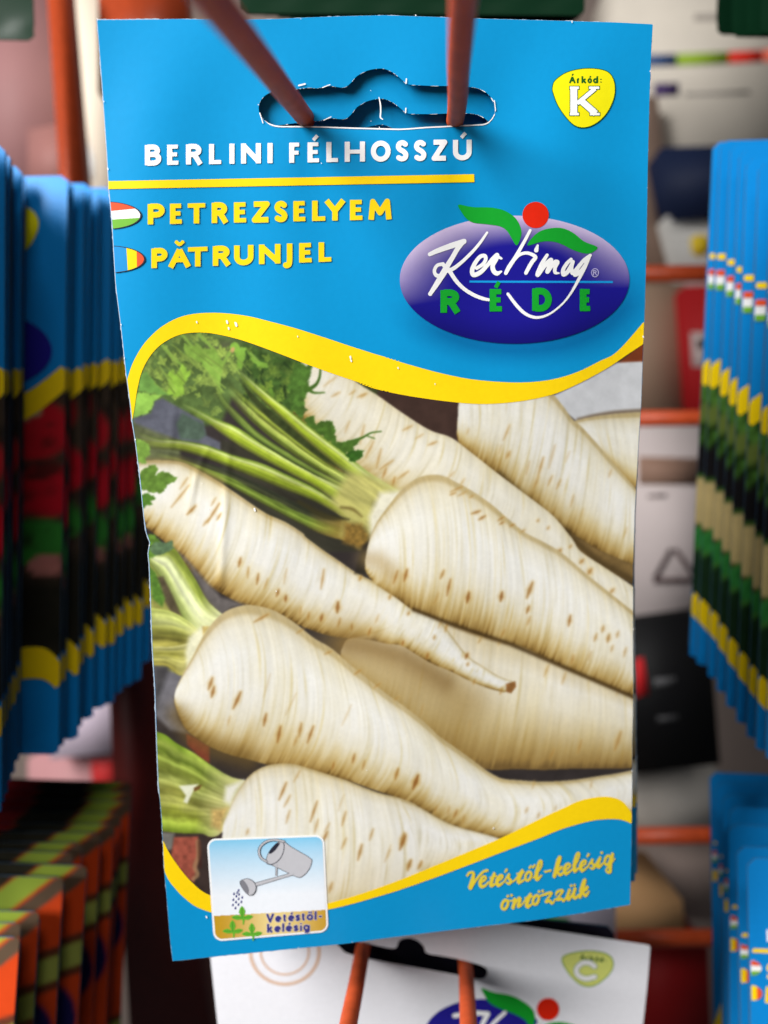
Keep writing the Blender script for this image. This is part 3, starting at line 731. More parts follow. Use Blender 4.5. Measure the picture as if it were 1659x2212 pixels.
    pfill(Z('F', [(330, 540), (400, 480), (420, 545), (360, 640), (320, 700), (310, 620)]), (238, 236, 206), 5, .1, 10, 89, .9)
    pfill(Z('F', [(400, 480), (440, 480), (405, 530)]), (196, 166, 96), 2, .2, 6, 90, .8)
    pfill(Z('F', [(315, 1060), (360, 1080), (440, 1130), (440, 1220), (390, 1190), (320, 1120)]), (128, 56, 44), 3, .2, 10, 91)
    paint_root(Z('F', [(252, 850), (262, 815), (300, 735), (345, 655), (392, 560), (442, 482), (500, 420), (560, 385), (640, 366), (720, 375), (800, 402), (900, 462), (1000, 542), (1100, 602), (1200, 690), (1300, 770), (1400, 850), (1500, 920), (1600, 1000)]) +
               Z('G', [(430, 1070), (500, 1120), (570, 1170), (640, 1222), (700, 1265), (770, 1302), (860, 1312), (1000, 1320), (1150, 1312), (1300, 1290), (1400, 1275), (1560, 1240)]),
               Z('F', [(252, 855), (252, 890), (272, 952), (312, 1032), (372, 1082), (450, 1132), (550, 1172), (650, 1197), (760, 1226), (870, 1230), (980, 1255), (1080, 1280), (1200, 1315), (1300, 1352), (1400, 1385)]) +
               Z('I', [(100, 332), (200, 375), (300, 432), (400, 482), (500, 514), (600, 540), (700, 570), (850, 590), (1000, 560), (1200, 520), (1300, 480), (1500, 440)]),
               ROOT, 19, .10, 80, .06, .10, -.045)
    spots('F', [(445, 790, 80, 18, .8), (458, 835, 70, 18, .9), (588, 880, 120, 18, .9), (740, 985, 80, 16, .9), (815, 1065, 110, 20, .9), (930, 1040, 90, 16, .7), (985, 1065, 120, 14, .9), (905, 1100, 60, 10, .6), (1108, 1235, 50, 12, .8), (1218, 1195, 60, 13, .9),
                (1272, 1230, 60, 10, .7), (1450, 1275, 70, 12, .7), (1555, 1320, 60, 22, .9), (545, 990, 60, 9, .4), (750, 800, 160, 6, .25), (880, 900, 160, 6, .3), (1180, 960, 150, 6, .3)], 108)
    spots('F', [(720, 435, 110, 13, .7), (930, 505, 60, 9, .5), (1080, 622, 50, 10, .6), (1240, 728, 50, 10, .7), (1345, 800, 50, 8, .6), (1450, 870, 40, 7, .4)], 150)
    spots('I', [(185, 235, 110, 26, 1), (75, 190, 80, 14, .7), (420, 420, 60, 14, .8), (305, 400, 60, 9, .5), (380, 400, 60, 9, .5), (470, 450, 50, 9, .5), (840, 400, 40, 10, .5), (910, 430, 40, 10, .5), (1220, 250, 50, 8, .4), (1010, 390, 40, 8, .4), (880, 250, 60, 8, .4)], 110)
    shade(Z('F', [(270, 960), (340, 1070), (470, 1145), (650, 1200)]), 26, (120, 94, 46), .55)
    shade(Z('F', [(760, 1230), (980, 1262), (1200, 1322)]), 6, (90, 66, 30), .7)
    # --- lowest root with crown
    pfill(Z('H', [(70, 470), (440, 480), (470, 560), (460, 900), (100, 900)]), (62, 50, 46), 3, .2, 14, 92)
    pfill(Z('H', [(110, 505), (190, 510), (180, 600), (125, 620)]), (120, 118, 112), 4, .15, 12, 93)
    pfill(Z('H', [(188, 535), (325, 530), (318, 690), (300, 790), (240, 755), (170, 640)]), (158, 82, 66), 2, .25, 10, 94)
    pstroke(Z('H', [(322, 560), (325, 640), (305, 700), (320, 745), (296, 770)]), [5, 4], (168, 132, 96), 2, .8)
    pstroke(Z('H', [(330, 560), (335, 700)]), 3, (70, 34, 26), 3, .7, 0)
    paint_stem(Z('H', [(60, -70), (140, -40), (200, 5), (300, 62), (400, 132), (500, 192), (590, 215)]), Z('H', [(90, 490), (130, 500), (250, 512), (340, 512), (390, 530), (430, 525), (462, 500)]),
               [(0, (120, 150, 44)), (.08, (176, 196, 84)), (.15, (104, 122, 42)), (.24, (170, 188, 84)), (.34, (116, 126, 50)), (.45, (188, 196, 108)), (.56, (146, 146, 66)), (.68, (178, 180, 96)), (.8, (140, 148, 52)), (.9, (176, 196, 76)), (1, (110, 130, 40))], 95, .3, (.55, (214, 208, 150)))
    for k in range(9):
        a = k / 9
        pstroke([*Z('H', [(95, 60 + 390 * a)]), *Z('H', [(280, 150 + 300 * a)]), *Z('H', [(470, 260 + 180 * a)])], [2.4, 1.2], (96, 100, 36), 2.4, .35)
    pfill(Z('H', [(215, 245), (325, 235), (300, 265), (262, 345), (240, 335), (255, 300)]), (234, 236, 210), 2, .06, 8, 96)
    pfill(Z('H', [(300, 255), (345, 238), (330, 265), (300, 278)]), (110, 78, 40), 1.6, .2, 6, 97)
    pfill(Z('H', [(480, 250), (580, 215), (540, 270), (505, 350), (470, 330)]), (240, 238, 224), 6, .05, 8, 98)
    pfill(Z('H', [(400, 380), (490, 370), (465, 440), (450, 500), (400, 470)]), (206, 172, 104), 6, .3, 7, 99, .9)
    paint_root(Z('H', [(462, 520), (468, 460), (498, 385), (525, 318), (562, 255), (605, 198), (662, 153), (740, 126), (850, 122), (950, 148), (1050, 180), (1150, 212), (1250, 252), (1350, 288), (1450, 312), (1550, 350)]) + Z('I', [(100, 338), (200, 378), (300, 436), (400, 486), (500, 517), (600, 543), (700, 575)]),
               Z('H', [(462, 530), (450, 700), (520, 860), (700, 960), (900, 1010), (1100, 1020), (1300, 990), (1500, 940), (1659, 880)]) + Z('I', [(200, 830), (450, 740), (715, 640)]),
               [(0, (190, 170, 122)), (.03, (224, 214, 186)), (.1, (238, 234, 220)), (.25, (246, 245, 240)), (.5, (244, 242, 233)), (.75, (234, 226, 204)), (.9, (214, 198, 150)), (1, (190, 166, 108))], 20, .06, 90, .05, .13, 0)
    spots('H', [(800, 275, 130, 12, .9), (975, 390, 150, 10, .9), (825, 330, 90, 9, .6), (830, 420, 90, 8, .6), (1145, 430, 100, 10, .7), (990, 470, 90, 9, .6), (1040, 530, 70, 14, .9), (1145, 570, 80, 9, .6), (1235, 620, 110, 14, .8), (1300, 520, 80, 10, .6), (1475, 545, 80, 20, .8),
                (1510, 690, 60, 12, .8), (1575, 690, 50, 10, .7), (1070, 820, 70, 16, .6), (600, 505, 40, 12, .5), (1050, 480, 70, 8, .5), (880, 190, 90, 8, .5), (1130, 340, 120, 6, .3), (1390, 640, 90, 8, .4)], 112)
    spots('I', [(110, 590, 110, 22, .9), (150, 725, 80, 14, .8), (210, 725, 60, 10, .7), (30, 640, 90, 8, .3)], 112)
    # --- small parsley leaves on the left edge
    g2 = (100, 134, 54)
    pfill(Z('D', [(185, 775), (210, 790), (245, 800), (255, 830), (262, 860), (232, 880), (238, 912), (190, 912), (170, 840)]), (126, 164, 70), 1.3, .2, 8, 110, serr=1.3)
    pfill(Z('D', [(195, 970), (222, 945), (250, 925), (290, 922), (302, 945), (285, 975), (325, 955), (352, 960), (372, 975), (404, 988), (385, 1015), (345, 1028), (345, 1050), (310, 1075), (260, 1068), (200, 1050)]), g2, 1.2, .22, 9, 111, serr=1.2)
    pfill(Z('D', [(205, 1085), (240, 1073), (272, 1085), (287, 1105), (262, 1118), (270, 1135), (238, 1140), (225, 1155), (205, 1150)]), (84, 126, 46), 1.2, .22, 8, 112, serr=1.0)
    pfill(Z('F', [(100, -20), (150, -10), (200, 60), (160, 90), (100, 130)]), (100, 138, 52), 2, .3, 8, 113, serr=1.2)
    pfill(Z('F', [(110, 60), (150, 20), (200, 30), (238, 15), (248, 55), (215, 80), (150, 100)]), (92, 118, 84), 1.4, .25, 8, 114, serr=1.0)
    IMG = np.clip(IMG * (1 + .05 * (fbm(XX / 2.2, YY / 2.2, 77, 2) - .5))[..., None], 0, 255)
    IMG = blur(IMG, .8)
paint_photo()
PHOTO_LIN = lin(IMG) * 0.92

def photo_col(px, py):
    x = np.clip(px - PX0, 0, PW - 1.01); y = np.clip(py - PY0, 0, PH - 1.01)
    xi = x.astype(int); yi = y.astype(int); fx = (x - xi)[:, None]; fy = (y - yi)[:, None]
    a = PHOTO_LIN
    return (a[yi, xi] * (1 - fx) + a[yi, xi + 1] * fx) * (1 - fy) + (a[yi + 1, xi] * (1 - fx) + a[yi + 1, xi + 1] * fx) * fy

# ------------------------------------------------------------------ the packet in front: where it hangs
PKW = 0.100
ASP = 1.75
def solve_pose():
    P = np.array([(210, 42), (1410, 52), (1362, 1958), (372, 2075)], float) - np.array([CX, CY])
    S = np.array([(-.5, ASP / 2), (.5, ASP / 2), (.5, -ASP / 2), (-.5, -ASP / 2)])
    A = []
    for (x, y), (u, v) in zip(S, P):
        A.append([x, y, 1, 0, 0, 0, -u * x, -u * y, -u]); A.append([0, 0, 0, x, y, 1, -v * x, -v * y, -v])
    H = np.linalg.svd(np.array(A))[2][-1].reshape(3, 3)
    if H[2, 2] < 0: H = -H
    a = np.array([H[0, 0] / F, H[1, 0] / F, H[2, 0]]); b = np.array([H[0, 1] / F, H[1, 1] / F, H[2, 1]]); t = np.array([H[0, 2] / F, H[1, 2] / F, H[2, 2]])
    s = PKW / np.linalg.norm(a)
    return t * s, a * s, b * s
PT, PA, PB = solve_pose()
PN = np.cross(PA, PB); PN /= np.linalg.norm(PN)

def gauss(x, s): return np.exp(-(x / s) ** 2)
def relief(px, py):
    """real relief of the thin laminated paper: soft ripples, the seed bulge, creases at the left"""
    w = 0.00035 * gauss(px - 860, 420) * gauss(py - 1350, 620)
    w = w + 0.00025 * np.sin(px / 47. + 1.2 * np.sin(py / 330.)) * np.clip((1200 - py) / 900., 0, 1) * np.clip((py - 40) / 200., 0, 1)
    w = w + 0.00015 * np.sin((px + .35 * py) / 71. + .6)
    xc = 486 - .06 * (py - 1100)
    w = w + 0.00015 * gauss(px - xc, 10) * np.clip((py - 930) / 60., 0, 1) * np.clip((1330 - py) / 70., 0, 1)
    xc = 445 + .30 * (1000 - py) + 12 * np.sin(py / 60.)
    w = w + 0.00012 * gauss(px - xc, 9) * np.clip((py - 950) / 40., 0, 1) * np.clip((1130 - py) / 60., 0, 1)
    xc = 372 - .1 * (py - 930)
    w = w + 0.00012 * gauss(px - xc, 10) * np.clip((py - 860) / 40., 0, 1) * np.clip((1020 - py) / 60., 0, 1)
    w = w + 0.00010 * gauss(px - 345, 24) * gauss(py - 1440, 60)
    return w
SF = Surface(PT, PN, relief)

OUT = [(210, 43), (250, 43), (320, 42), (390, 41), (450, 42), (540, 42), (600, 41), (660, 38), (740, 35), (829, 33), (925, 36), (964, 37.5), (1030, 40), (1180, 44), (1330, 48.5), (1410, 52.5),
       (1407, 105), (1403, 210), (1399.5, 350), (1397, 500), (1394.5, 608), (1392, 690), (1388.3, 785), (1385.5, 867), (1380, 947), (1376, 1027), (1371.5, 1107), (1368, 1227), (1368, 1300),
       (1367.5, 1361), (1368.5, 1505), (1366, 1601), (1366, 1700), (1365, 1769), (1363, 1860), (1361, 1954), (1270, 1970.5), (1160, 1987), (1050, 2000), (940, 2013), (829, 2027), (740, 2039),
       (649, 2048), (496, 2063), (373, 2076), (367, 2025), (361, 1949), (354, 1872), (349, 1768), (342, 1690), (338.5, 1601), (334.5, 1481), (329, 1401), (325, 1281), (322.5, 1221),
       (320, 1196), (324, 1172), (316, 1150), (311, 1116), (303, 1036), (293, 956), (286, 912), (281, 868), (273, 808), (263, 716), (253, 636), (250, 609), (243, 490), (235, 401), (231, 327), (219.5, 163)]
def nick(X, Y): return .3 * (fbm(X / 7., Y / 7., 93, 2) - .5)        # tiny nicks along the cut edges
OUTP = OUT

HOLE = smooth_line(Z('M', [(45, 440), (18, 380), (30, 320), (70, 280), (130, 258), (250, 247), (340, 237), (400, 240), (470, 225), (560, 236), (605, 215), (650, 165), (710, 130), (770, 115), (830, 114), (890, 140), (940, 180), (980, 212), (1040, 220),
                     (1130, 224), (1240, 226), (1360, 230), (1440, 242), (1500, 275), (1545, 335), (1552, 390), (1530, 440), (1490, 472), (1420, 480), (1300, 486), (1100, 496), (950, 507), (830, 505), (600, 499), (400, 492), (250, 490), (120, 485)]), 4, True)

def blue_col(px, py):
    """flat cyan ink with the logo's printed drop shadow"""
    c = np.broadcast_to(lin(BLUE) * .98, (len(px), 3)).copy()
    x = (px - 1122) / 262.; y = (py - 622) / 150.
    d = np.hypot(x, y)
    k = np.clip((1.22 - d) / .30, 0, 1) ** 1.4 * np.clip((y + .25 * x + .1) * 1.6, 0, 1) * .62
    c *= (1 - k[:, None] * np.array([.75, .7, .55]))
    return c

def front_field(X, Y):
    return np.maximum(sd_poly(X, Y, OUT) + nick(X, Y), -sd_poly(X, Y, HOLE))

# bands of yellow
U_OUT = smooth_line(Z('D', [(118, 520), (140, 440), (160, 380), (190, 320), (230, 260), (290, 198), (350, 155), (420, 122), (500, 104), (600, 99), (700, 105), (800, 120), (920, 150), (1050, 185), (1200, 233), (1350, 283), (1500, 330), (1620, 362)]) +
                    Z('E', [(150, 65), (300, 110), (450, 150), (600, 180), (750, 195), (880, 199), (1000, 190), (1100, 170), (1200, 135), (1300, 85), (1400, 30)]) + [(1392.4, 693), (1420, 660)], 5)
U_IN = smooth_line(Z('D', [(150, 800), (160, 700), (175, 600), (190, 505), (215, 412), (260, 330), (320, 268), (400, 224), (480, 207), (580, 209), (700, 233), (800, 263), (950, 318), (1100, 376), (1250, 430), (1400, 480), (1550, 525)]) +
                   Z('E', [(0, 203), (100, 236), (250, 268), (400, 291), (530, 307), (640, 315), (750, 313), (880, 300), (1000, 277), (1100, 246), (1220, 190), (1350, 118), (1450, 50)]) + [(1390.6, 742), (1420, 716)], 5)
L_TOP = smooth_line(Z('H', [(100, 480), (130, 560), (160, 622), (200, 682), (250, 748), (300, 800), (345, 838), (390, 862), (480, 905), (600, 940), (750, 955), (900, 938), (1055, 907), (1100, 895), (1200, 867), (1350, 816), (1500, 760), (1640, 706)]) +
                    Z('I', [(150, 785), (300, 726), (500, 643), (700, 558), (900, 460), (1050, 390), (1150, 345), (1250, 323), (1330, 321), (1400, 345), (1445, 395), (1462, 425), (1500, 520)]), 5)
L_BOT = smooth_line(Z('H', [(90, 560), (140, 742), (200, 830), (250, 880), (310, 925), (395, 958), (500, 985), (700, 1000), (900, 975), (1058, 942), (1200, 908), (1400, 850), (1600, 788)]) +
                    Z('I', [(100, 865), (300, 797), (500, 722), (700, 645), (900, 570), (1050, 510), (1200, 467), (1300, 453), (1390, 455), (1455, 477), (1500, 500)]), 5)
EDGE_IN = -0.2
def inside_packet(X, Y): return sd_poly(X, Y, OUT) + .5 + nick(X, Y)

def build_front():
    pk = empty('seed_packet', 'large blue parsley root seed packet with a photo of pale roots, hanging in front', 'seed packet',
               tuple(SF.at(np.array([829.5]), np.array([200.]))[0]))
    # white paper core: a thin rim of torn white paper round the blue, a hair behind it, and round the punched hole
    field_mesh('paper_rim', lambda X, Y: np.maximum(sd_poly(X, Y, OUT) - .2 - 1.2 * (X < 345) - 5.0 * np.clip(fbm(X / 9., Y / 9., 90, 3) - .54, 0, .22), -(sd_poly(X, Y, OUT) + 5)), (195, 20, 1425, 2092), 2.5, SF, -4, M_EDGE, pk)
    field_mesh('hole_rim', lambda X, Y: np.maximum(np.abs(sd_poly(X, Y, HOLE) + .4) - .35 - 2.0 * np.clip((Y - 262) / 8., 0, 1) * np.clip((1072 - X) / 40., 0, 1) * .55 - .7 * np.clip((X - 1030) / 20., 0, 1) + 1.2 * np.clip((fbm(X / 9., Y / 9., 91, 3) - .46) * 6, 0, 1) * (Y < 262), -1e9),
               bbox_of(HOLE, 5), 1.0, SF, 3, M_WHITE, pk)
    field_mesh('front_panel', front_field, (200, 24, 1420, 2086), 3.0, SF, 0, M_PRINT, pk, blue_col)
    ph = np.vstack([U_IN, L_TOP[::-1]])
    mid_t = (resample(U_OUT, 44) + resample(U_IN, 44)) / 2; mid_b = (resample(L_TOP, 44) + resample(L_BOT, 44)) / 2
    PHP = np.vstack([mid_t, mid_b[::-1]])
    field_mesh('printed_photo', lambda X, Y: np.maximum(sd_poly(X, Y, PHP), inside_packet(X, Y)), (258, 690, 1396, 1968), 1.5, SF, 2, M_PRINT, pk, photo_col)
    for nm, a, b in (('upper_yellow_band', U_OUT, U_IN), ('lower_yellow_band', L_TOP, L_BOT)):
        P = np.vstack([a, b[::-1]])
        field_mesh('yellow_band', lambda X, Y: np.maximum(sd_poly(X, Y, P), inside_packet(X, Y)), (258, a[:, 1].min() - 5, 1400, b[:, 1].max() + 5), 2.0, SF, 4, M_YEL, pk)
    # little worn-through specks
    sp = [((508, 698), 1.3)] + [((490.5, 695.5), 2.0), ((510, 701), 2.4), ((494, 709.5), 1.6)] + [((757, 772), 1.8), ((758.5, 779), 1.6), ((860, 795), 1.2), ((425, 696), 1.4), ((643, 727), 1.0), ((1066, 1789), 1.2), ((550, 1101), 2.0), ((446, 1981), 1.4)]
    sp += [((random.uniform(380, 1350), random.uniform(60, 2000)), random.uniform(.5, .9)) for _ in range(7)]
    tag(strokes('worn_specks', [([(x - r * .3, y - r), (x + r * .3, y + r)], r) for (x, y), r in sp], SF, 9, M_WHITE, pk, .7), kind='stuff')
    # chips of bare paper along the cut edges
    ch = []
    EP = resample(OUT + OUT[:1], 420)
    for (x, y) in EP:
        if random.random() < .05:
            big = 1.0 if (x < 330 or y < 60 or x > 1355) else .6
            ch.append(([(x + random.uniform(-1, 1), y + random.uniform(-3, 3)), (x + random.uniform(-1.5, 1.5), y + random.uniform(-3, 3))], random.uniform(.4, 1.4) * big))
    for (x, y) in HOLE[::2]:
        if random.random() < .03: ch.append(([(x, y - .5), (x + random.uniform(-3, 3), y + random.uniform(-2, 0))], random.uniform(.3, .8)))
    ch += [(Z('M', [(278, 222), (318, 212)]), 1.7), (Z('M', [(430, 236), (480, 216)]), 1.0), (Z('M', [(975, 180), (972, 208)]), 1.4), (Z('M', [(1545, 320), (1552, 385)]), 1.1), (Z('M', [(24, 400), (45, 465)]), 1.0)]
    tag(strokes('worn_edge', ch, SF, 8, M_WHITE, pk, .8), kind='stuff')
    strokes('torn_fibre', [(smooth_line(Z('M', [(797, 300), (806, 345), (808, 390), (806, 428), (822, 442)]), 4), [.9, 1.5, 1.4, 1.5, .8])], SF, -60, M_WHITE, pk, .7)
    # line and lettering
    strokes('yellow_rule', [([(234, 399.8), (1024.5, 384.8)], 8.6)], SF, 4, M_YEL, pk, 1.0, True)
    A = lambda l: [(c, 165.9 + .4667 * a, 165.9 + .4667 * b) for c, a, b in l]
    B = lambda l: [(c, 829.5 + .5 * a, 829.5 + .5 * b) for c, a, b in l]
    lettering('variety_name', A([('B', 315, 391), ('E', 418, 479), ('R', 505, 584), ('L', 612, 676), ('I', 702, 734), ('N', 760, 852), ('I', 880, 909), ('F', 983, 1041), ('É', 1068, 1130), ('L', 1155, 1217), ('H', 1240, 1334), ('O', 1361, 1453), ('S', 1475, 1537), ('S', 1559, 1620)]) +
              B([('Z', 203, 276), ('Ú', 298, 379)]), ((313, 357), (1018, 345)), 43.5, 5.5, SF, 5, M_WHITE, pk)
    lettering('species_name', A([('P', 329, 406), ('E', 432, 494), ('T', 509, 599), ('R', 625, 702), ('E', 728, 792), ('Z', 808, 895), ('S', 914, 976), ('E', 1003, 1066), ('L', 1090, 1157), ('Y', 1148, 1242), ('E', 1265, 1330), ('M', 1352, 1455)]),
              ((319, 484.5), (843, 473.5)), 43, 5.6, SF, 6, M_YEL, pk, M_HALO)
    lettering('species_name', A([('P', 346, 419), ('Ă', 424, 527), ('T', 511, 609), ('R', 630, 714), ('U', 729, 817), ('N', 844, 942), ('J', 955, 1003), ('E', 1030, 1095), ('L', 1120, 1185)]),
              ((327, 579), (718, 564.5)), 41.5, 5.6, SF, 6, M_YEL, pk, M_HALO)
    # flags, cut off by the packet's edge
    for nm, cx, cy, ax, ay in (('flag', 226., 465.3, 78., 29.5), ('flag', 233., 560., 79., 29.)):
        first = cy < 500
        ell = lambda X, Y, cx=cx, cy=cy, ax=ax, ay=ay: (np.hypot((X - cx) / ax, (Y - cy) / ay) - 1) * ay
        bb = (228, cy - 34, 316, cy + 34)
        fl = field_mesh('flag', lambda X, Y: np.maximum(np.maximum(ell(X, Y) - .8, -ell(X, Y) - .5), inside_packet(X, Y)), bb, .8, SF, 6, M_DARK, pk)
        if first: bands = (('stripe', M_FLAGRED, lambda X, Y: Y - (456.5 - .10 * (X - 235))), ('stripe', M_WHITE, lambda X, Y: np.maximum(-Y + (456.5 - .10 * (X - 235)), Y - (474.5 - .06 * (X - 235)))), ('stripe', M_FLAGGREEN, lambda X, Y: -Y + (474.5 - .06 * (X - 235))))
        else: bands = (('stripe', M_FLAGBLUE, lambda X, Y: X - 274.5 - .06 * (Y - 560)), ('stripe', M_YEL, lambda X, Y: np.maximum(-X + 274.5 + .06 * (Y - 560), X - 295.5 - .02 * (Y - 560))), ('stripe', M_FLAGRED, lambda X, Y: -X + 295.5 + .02 * (Y - 560)))
        for sn, m, g in bands:
            field_mesh(sn, lambda X, Y: np.maximum(np.maximum(ell(X, Y), g(X, Y)), inside_packet(X, Y)), bb, 1.0, SF, 5, m, fl)
    # price code badge
    bl = Z('B', [(727, 378), (740, 346), (790, 312), (860, 296), (930, 298), (975, 316), (997, 360), (995, 420), (966, 485), (922, 530), (872, 551), (828, 545), (790, 512), (752, 458), (731, 405)])
    bd = shape('price_code_badge', bl, SF, 4.5, M_DKGREEN, pk, 1.0, 6, None, .8)
    shape('badge_field', bl, SF, 5.5, M_BADGE, bd, 1.0, 6, None, -1.0)
    lettering('badge_caption', [(c, 829.5 + .5 * a, 829.5 + .5 * b) for c, a, b in (('Á', 799, 828), ('r', 833, 848), ('k', 853, 876), ('ó', 879, 899), ('d', 903, 926), (':', 931, 943))], ((1229, 179.5), (1301, 179.5)), 15, 1.9, SF, 6.5, M_DKGREEN, bd, None, .7)
    def slabK():
        b = lambda p: Z('B', p)
        return [(b([(820, 378), (820, 494)]), 7.5), (b([(803, 379), (842, 379)]), 2.8), (b([(803, 493), (842, 493)]), 2.8), (b([(912, 383), (835, 447)]), 4.6), (b([(848, 432), (915, 490)]), 7.0), (b([(886, 379), (930, 379)]), 2.8), (b([(890, 493), (932, 493)]), 2.8)]
    kk = strokes('badge_letter', slabK(), SF, 7.5, M_WHITE, bd, .7, True)
    strokes('letter_outline', slabK(), SF, 6.5, M_DKGREEN, kk, .7, True, 1.5)
    # brand oval
    ecx, ecy, erx, ery = 829.5 + .3667 * 769, 387 + .3667 * 592, .3667 * 676, .3667 * 377
    def oval_col(px, py):
        x = (px - ecx) / erx; y = (py - ecy) / ery
        d = np.hypot(x, y)
        rim = np.clip((d - .52) / .46, 0, 1) ** 1.5
        up = np.clip((-y * .9 + .12 + .28 * np.abs(x) * (x < 0)) * 1.25, 0, 1)
        c = np.broadcast_to(lin((28, 24, 142)), (len(px), 3)).copy()
        c = c + (lin((206, 190, 226)) - c) * (rim * up)[:, None]
        dn = np.clip(y * 1.2, 0, 1) * np.clip((d - .6) / .4, 0, 1)
        return c * (1 - .45 * dn[:, None])
    ov = field_mesh('brand_oval', lambda X, Y: (np.hypot((X - ecx) / erx, (Y - ecy) / ery) - 1) * ery, (ecx - erx - 3, ecy - ery - 3, ecx + erx + 3, ecy + ery + 3), 2.0, SF, 5, M_PRINT, pk, oval_col)
    shape('leaf', Z('C', [(438, 150), (520, 164), (640, 168), (720, 190), (780, 236), (808, 300), (803, 350), (780, 390), (750, 345), (722, 302), (680, 277), (600, 265), (530, 257), (488, 235), (455, 192)]), SF, 7, M_GREEN, ov, 1, 4)
    shape('leaf', Z('C', [(845, 390), (880, 337), (930, 302), (1000, 287), (1060, 291), (1120, 320), (1180, 368), (1257, 400), (1225, 432), (1180, 437), (1110, 415), (1040, 380), (980, 366), (920, 370)]), SF, 7, M_GREEN, ov, 1, 4)
    c0 = Z('C', [(893, 211)])[0]
    field_mesh('red_dot', lambda X, Y: np.hypot(X - c0[0], Y - c0[1]) - 28.3, (c0[0] - 32, c0[1] - 32, c0[0] + 32, c0[1] + 32), 1.0, SF, 7, M_RED, ov)
    strokes('cyan_rule', [(Z('L', [(523, 461), (1556, 464)]), 2.2)], SF, 6, M_CYAN, ov, .8, True)
    R = lambda p, r, s=6: (smooth_line(Z('L', p), s), [q * .285 for q in r] if not np.isscalar(r) else r * .27)
    script = [
        R([(237, 264), (300, 236), (400, 200), (482, 172)], [15, 19, 22, 20]), R([(486, 168), (440, 220), (400, 288), (365, 345), (335, 400), (292, 470), (240, 550)], [16, 18, 18, 20, 24, 20, 15]),
        R([(332, 334), (290, 345), (270, 385), (288, 418), (330, 410), (350, 370), (332, 334)], [14, 13, 13, 15, 16, 15, 14]), R([(650, 108), (600, 180), (545, 245), (470, 318), (405, 368), (350, 385)], [9, 11, 12, 13, 15, 17]),
        R([(380, 385), (430, 460), (490, 518), (560, 560), (620, 583), (662, 592)], [16, 15, 14, 14, 13, 11]),
        R([(575, 365), (620, 335), (640, 300), (632, 275), (600, 282), (565, 325), (543, 375), (552, 412), (600, 395), (650, 345), (690, 295)], [13, 14, 14, 15, 15, 16, 17, 18, 17, 15, 14]),
        R([(690, 295), (722, 268), (715, 300), (690, 345), (698, 385), (722, 402), (752, 388)], [14, 15, 16, 17, 18, 17, 7]),
        R([(716, 276), (752, 294)], [14, 9], 1),
        R([(960, 92), (930, 150), (890, 222), (845, 300), (810, 352), (785, 400)], [11, 12, 13, 15, 16, 14]), R([(842, 310), (880, 270), (925, 255), (965, 262), (998, 285), (975, 318), (950, 360), (930, 398)], [11, 12, 12, 13, 15, 15, 15, 14]),
        R([(1014, 200), (1004, 235)], [8, 17], 1),
        R([(1082, 270), (1050, 322), (1028, 368), (1014, 412), (1050, 365), (1090, 318), (1112, 305), (1098, 350), (1084, 390), (1110, 355), (1140, 318), (1158, 322), (1140, 360), (1140, 395), (1168, 400)], [12, 15, 16, 17, 16, 15, 15, 16, 16, 15, 14, 14, 14, 13, 6]),
        R([(1255, 300), (1225, 330), (1198, 375), (1200, 410), (1228, 392), (1256, 345), (1268, 318), (1258, 360), (1264, 400), (1290, 372), (1320, 335)], [12, 14, 15, 16, 16, 15, 14, 14, 14, 12, 12]),
        R([(1392, 272), (1350, 305), (1320, 340), (1290, 385), (1282, 412), (1310, 400), (1350, 350), (1394, 270)], [12, 14, 14, 15, 15, 14, 13, 10]),
        R([(1394, 270), (1352, 365), (1312, 440), (1262, 530), (1205, 608), (1125, 678), (1055, 712), (990, 718), (922, 690), (862, 632), (800, 550)], [10, 12, 12, 9, 7, 7, 9, 11, 12, 13, 11])]
    sc = strokes('brand_script', script, SF, 8, M_WHITE, ov, .8)
    lb = Z('L', [(0, 683)])[0][1]
    for ch, x0, x1, yb, yt in (('R', 314, 462, 685, 522), ('É', 668, 776, 676, 514), ('D', 974, 1116, 672, 510), ('E', 1317, 1412, 674, 514)):
        (ax, ay), (bx, by) = Z('L', [(x0, yb), (x1, yt)])
        lettering('brand_letter', [(ch if ch != 'É' else 'E', ax, bx)], ((0, ay), (1000, ay)), ay - by, 7.2, SF, 9, M_GREEN, ov, None, .8)
    strokes('letter_accent', [(Z('L', [(712, 505), (735, 462)]), 4.2)], SF, 9, M_GREEN, ov, .8, True)
    rc = Z('L', [(1427, 397)])[0]
    strokes('registered_mark', [([(rc[0] + 7.6 * math.cos(a / 12 * math.pi), rc[1] + 8.8 * math.sin(a / 12 * math.pi)) for a in range(25)], .85)] +
            [(q, .9) for q, _ in letter('R', rc[0] - 4.2, rc[0] + 4.4, lambda x: rc[1] + 5, 10, .9)], SF, 8, ink('pale_lilac_ink', (186, 180, 224)), ov, .5)
    # watering pictogram
    def rrect(pts, r):
        P = np.array(pts, float)
        return lambda X, Y: sd_poly(X, Y, P) - r
    inner = Z('H', [(425, 592), (985, 572), (1006, 1022), (458, 1068)])
    hp = bbox_of(inner, 30)
    fr = field_mesh('watering_pictogram', rrect(inner, 19.2), hp, 1.2, SF, 6, M_WHITE, pk)
    def sky_col(px, py):
        x = (px - 304) / .3833; y = (py - 1603.7) / .3833
        yt = 540 - .031 * (x - 380)
        t = np.clip((y - yt) / 330., 0, 1)
        a = lin((112, 198, 238)); b = lin((240, 245, 252))
        c = a + (b - a) * (t ** .75)[:, None]
        soil = y > 978 - .055 * (x - 410)
        cx = np.exp(-((x - 760) / 190.) ** 2) * .8
        s = lin((196, 150, 18)); s2 = lin((244, 226, 160))
        return np.where(soil[:, None], s + (s2 - s) * cx[:, None], c)
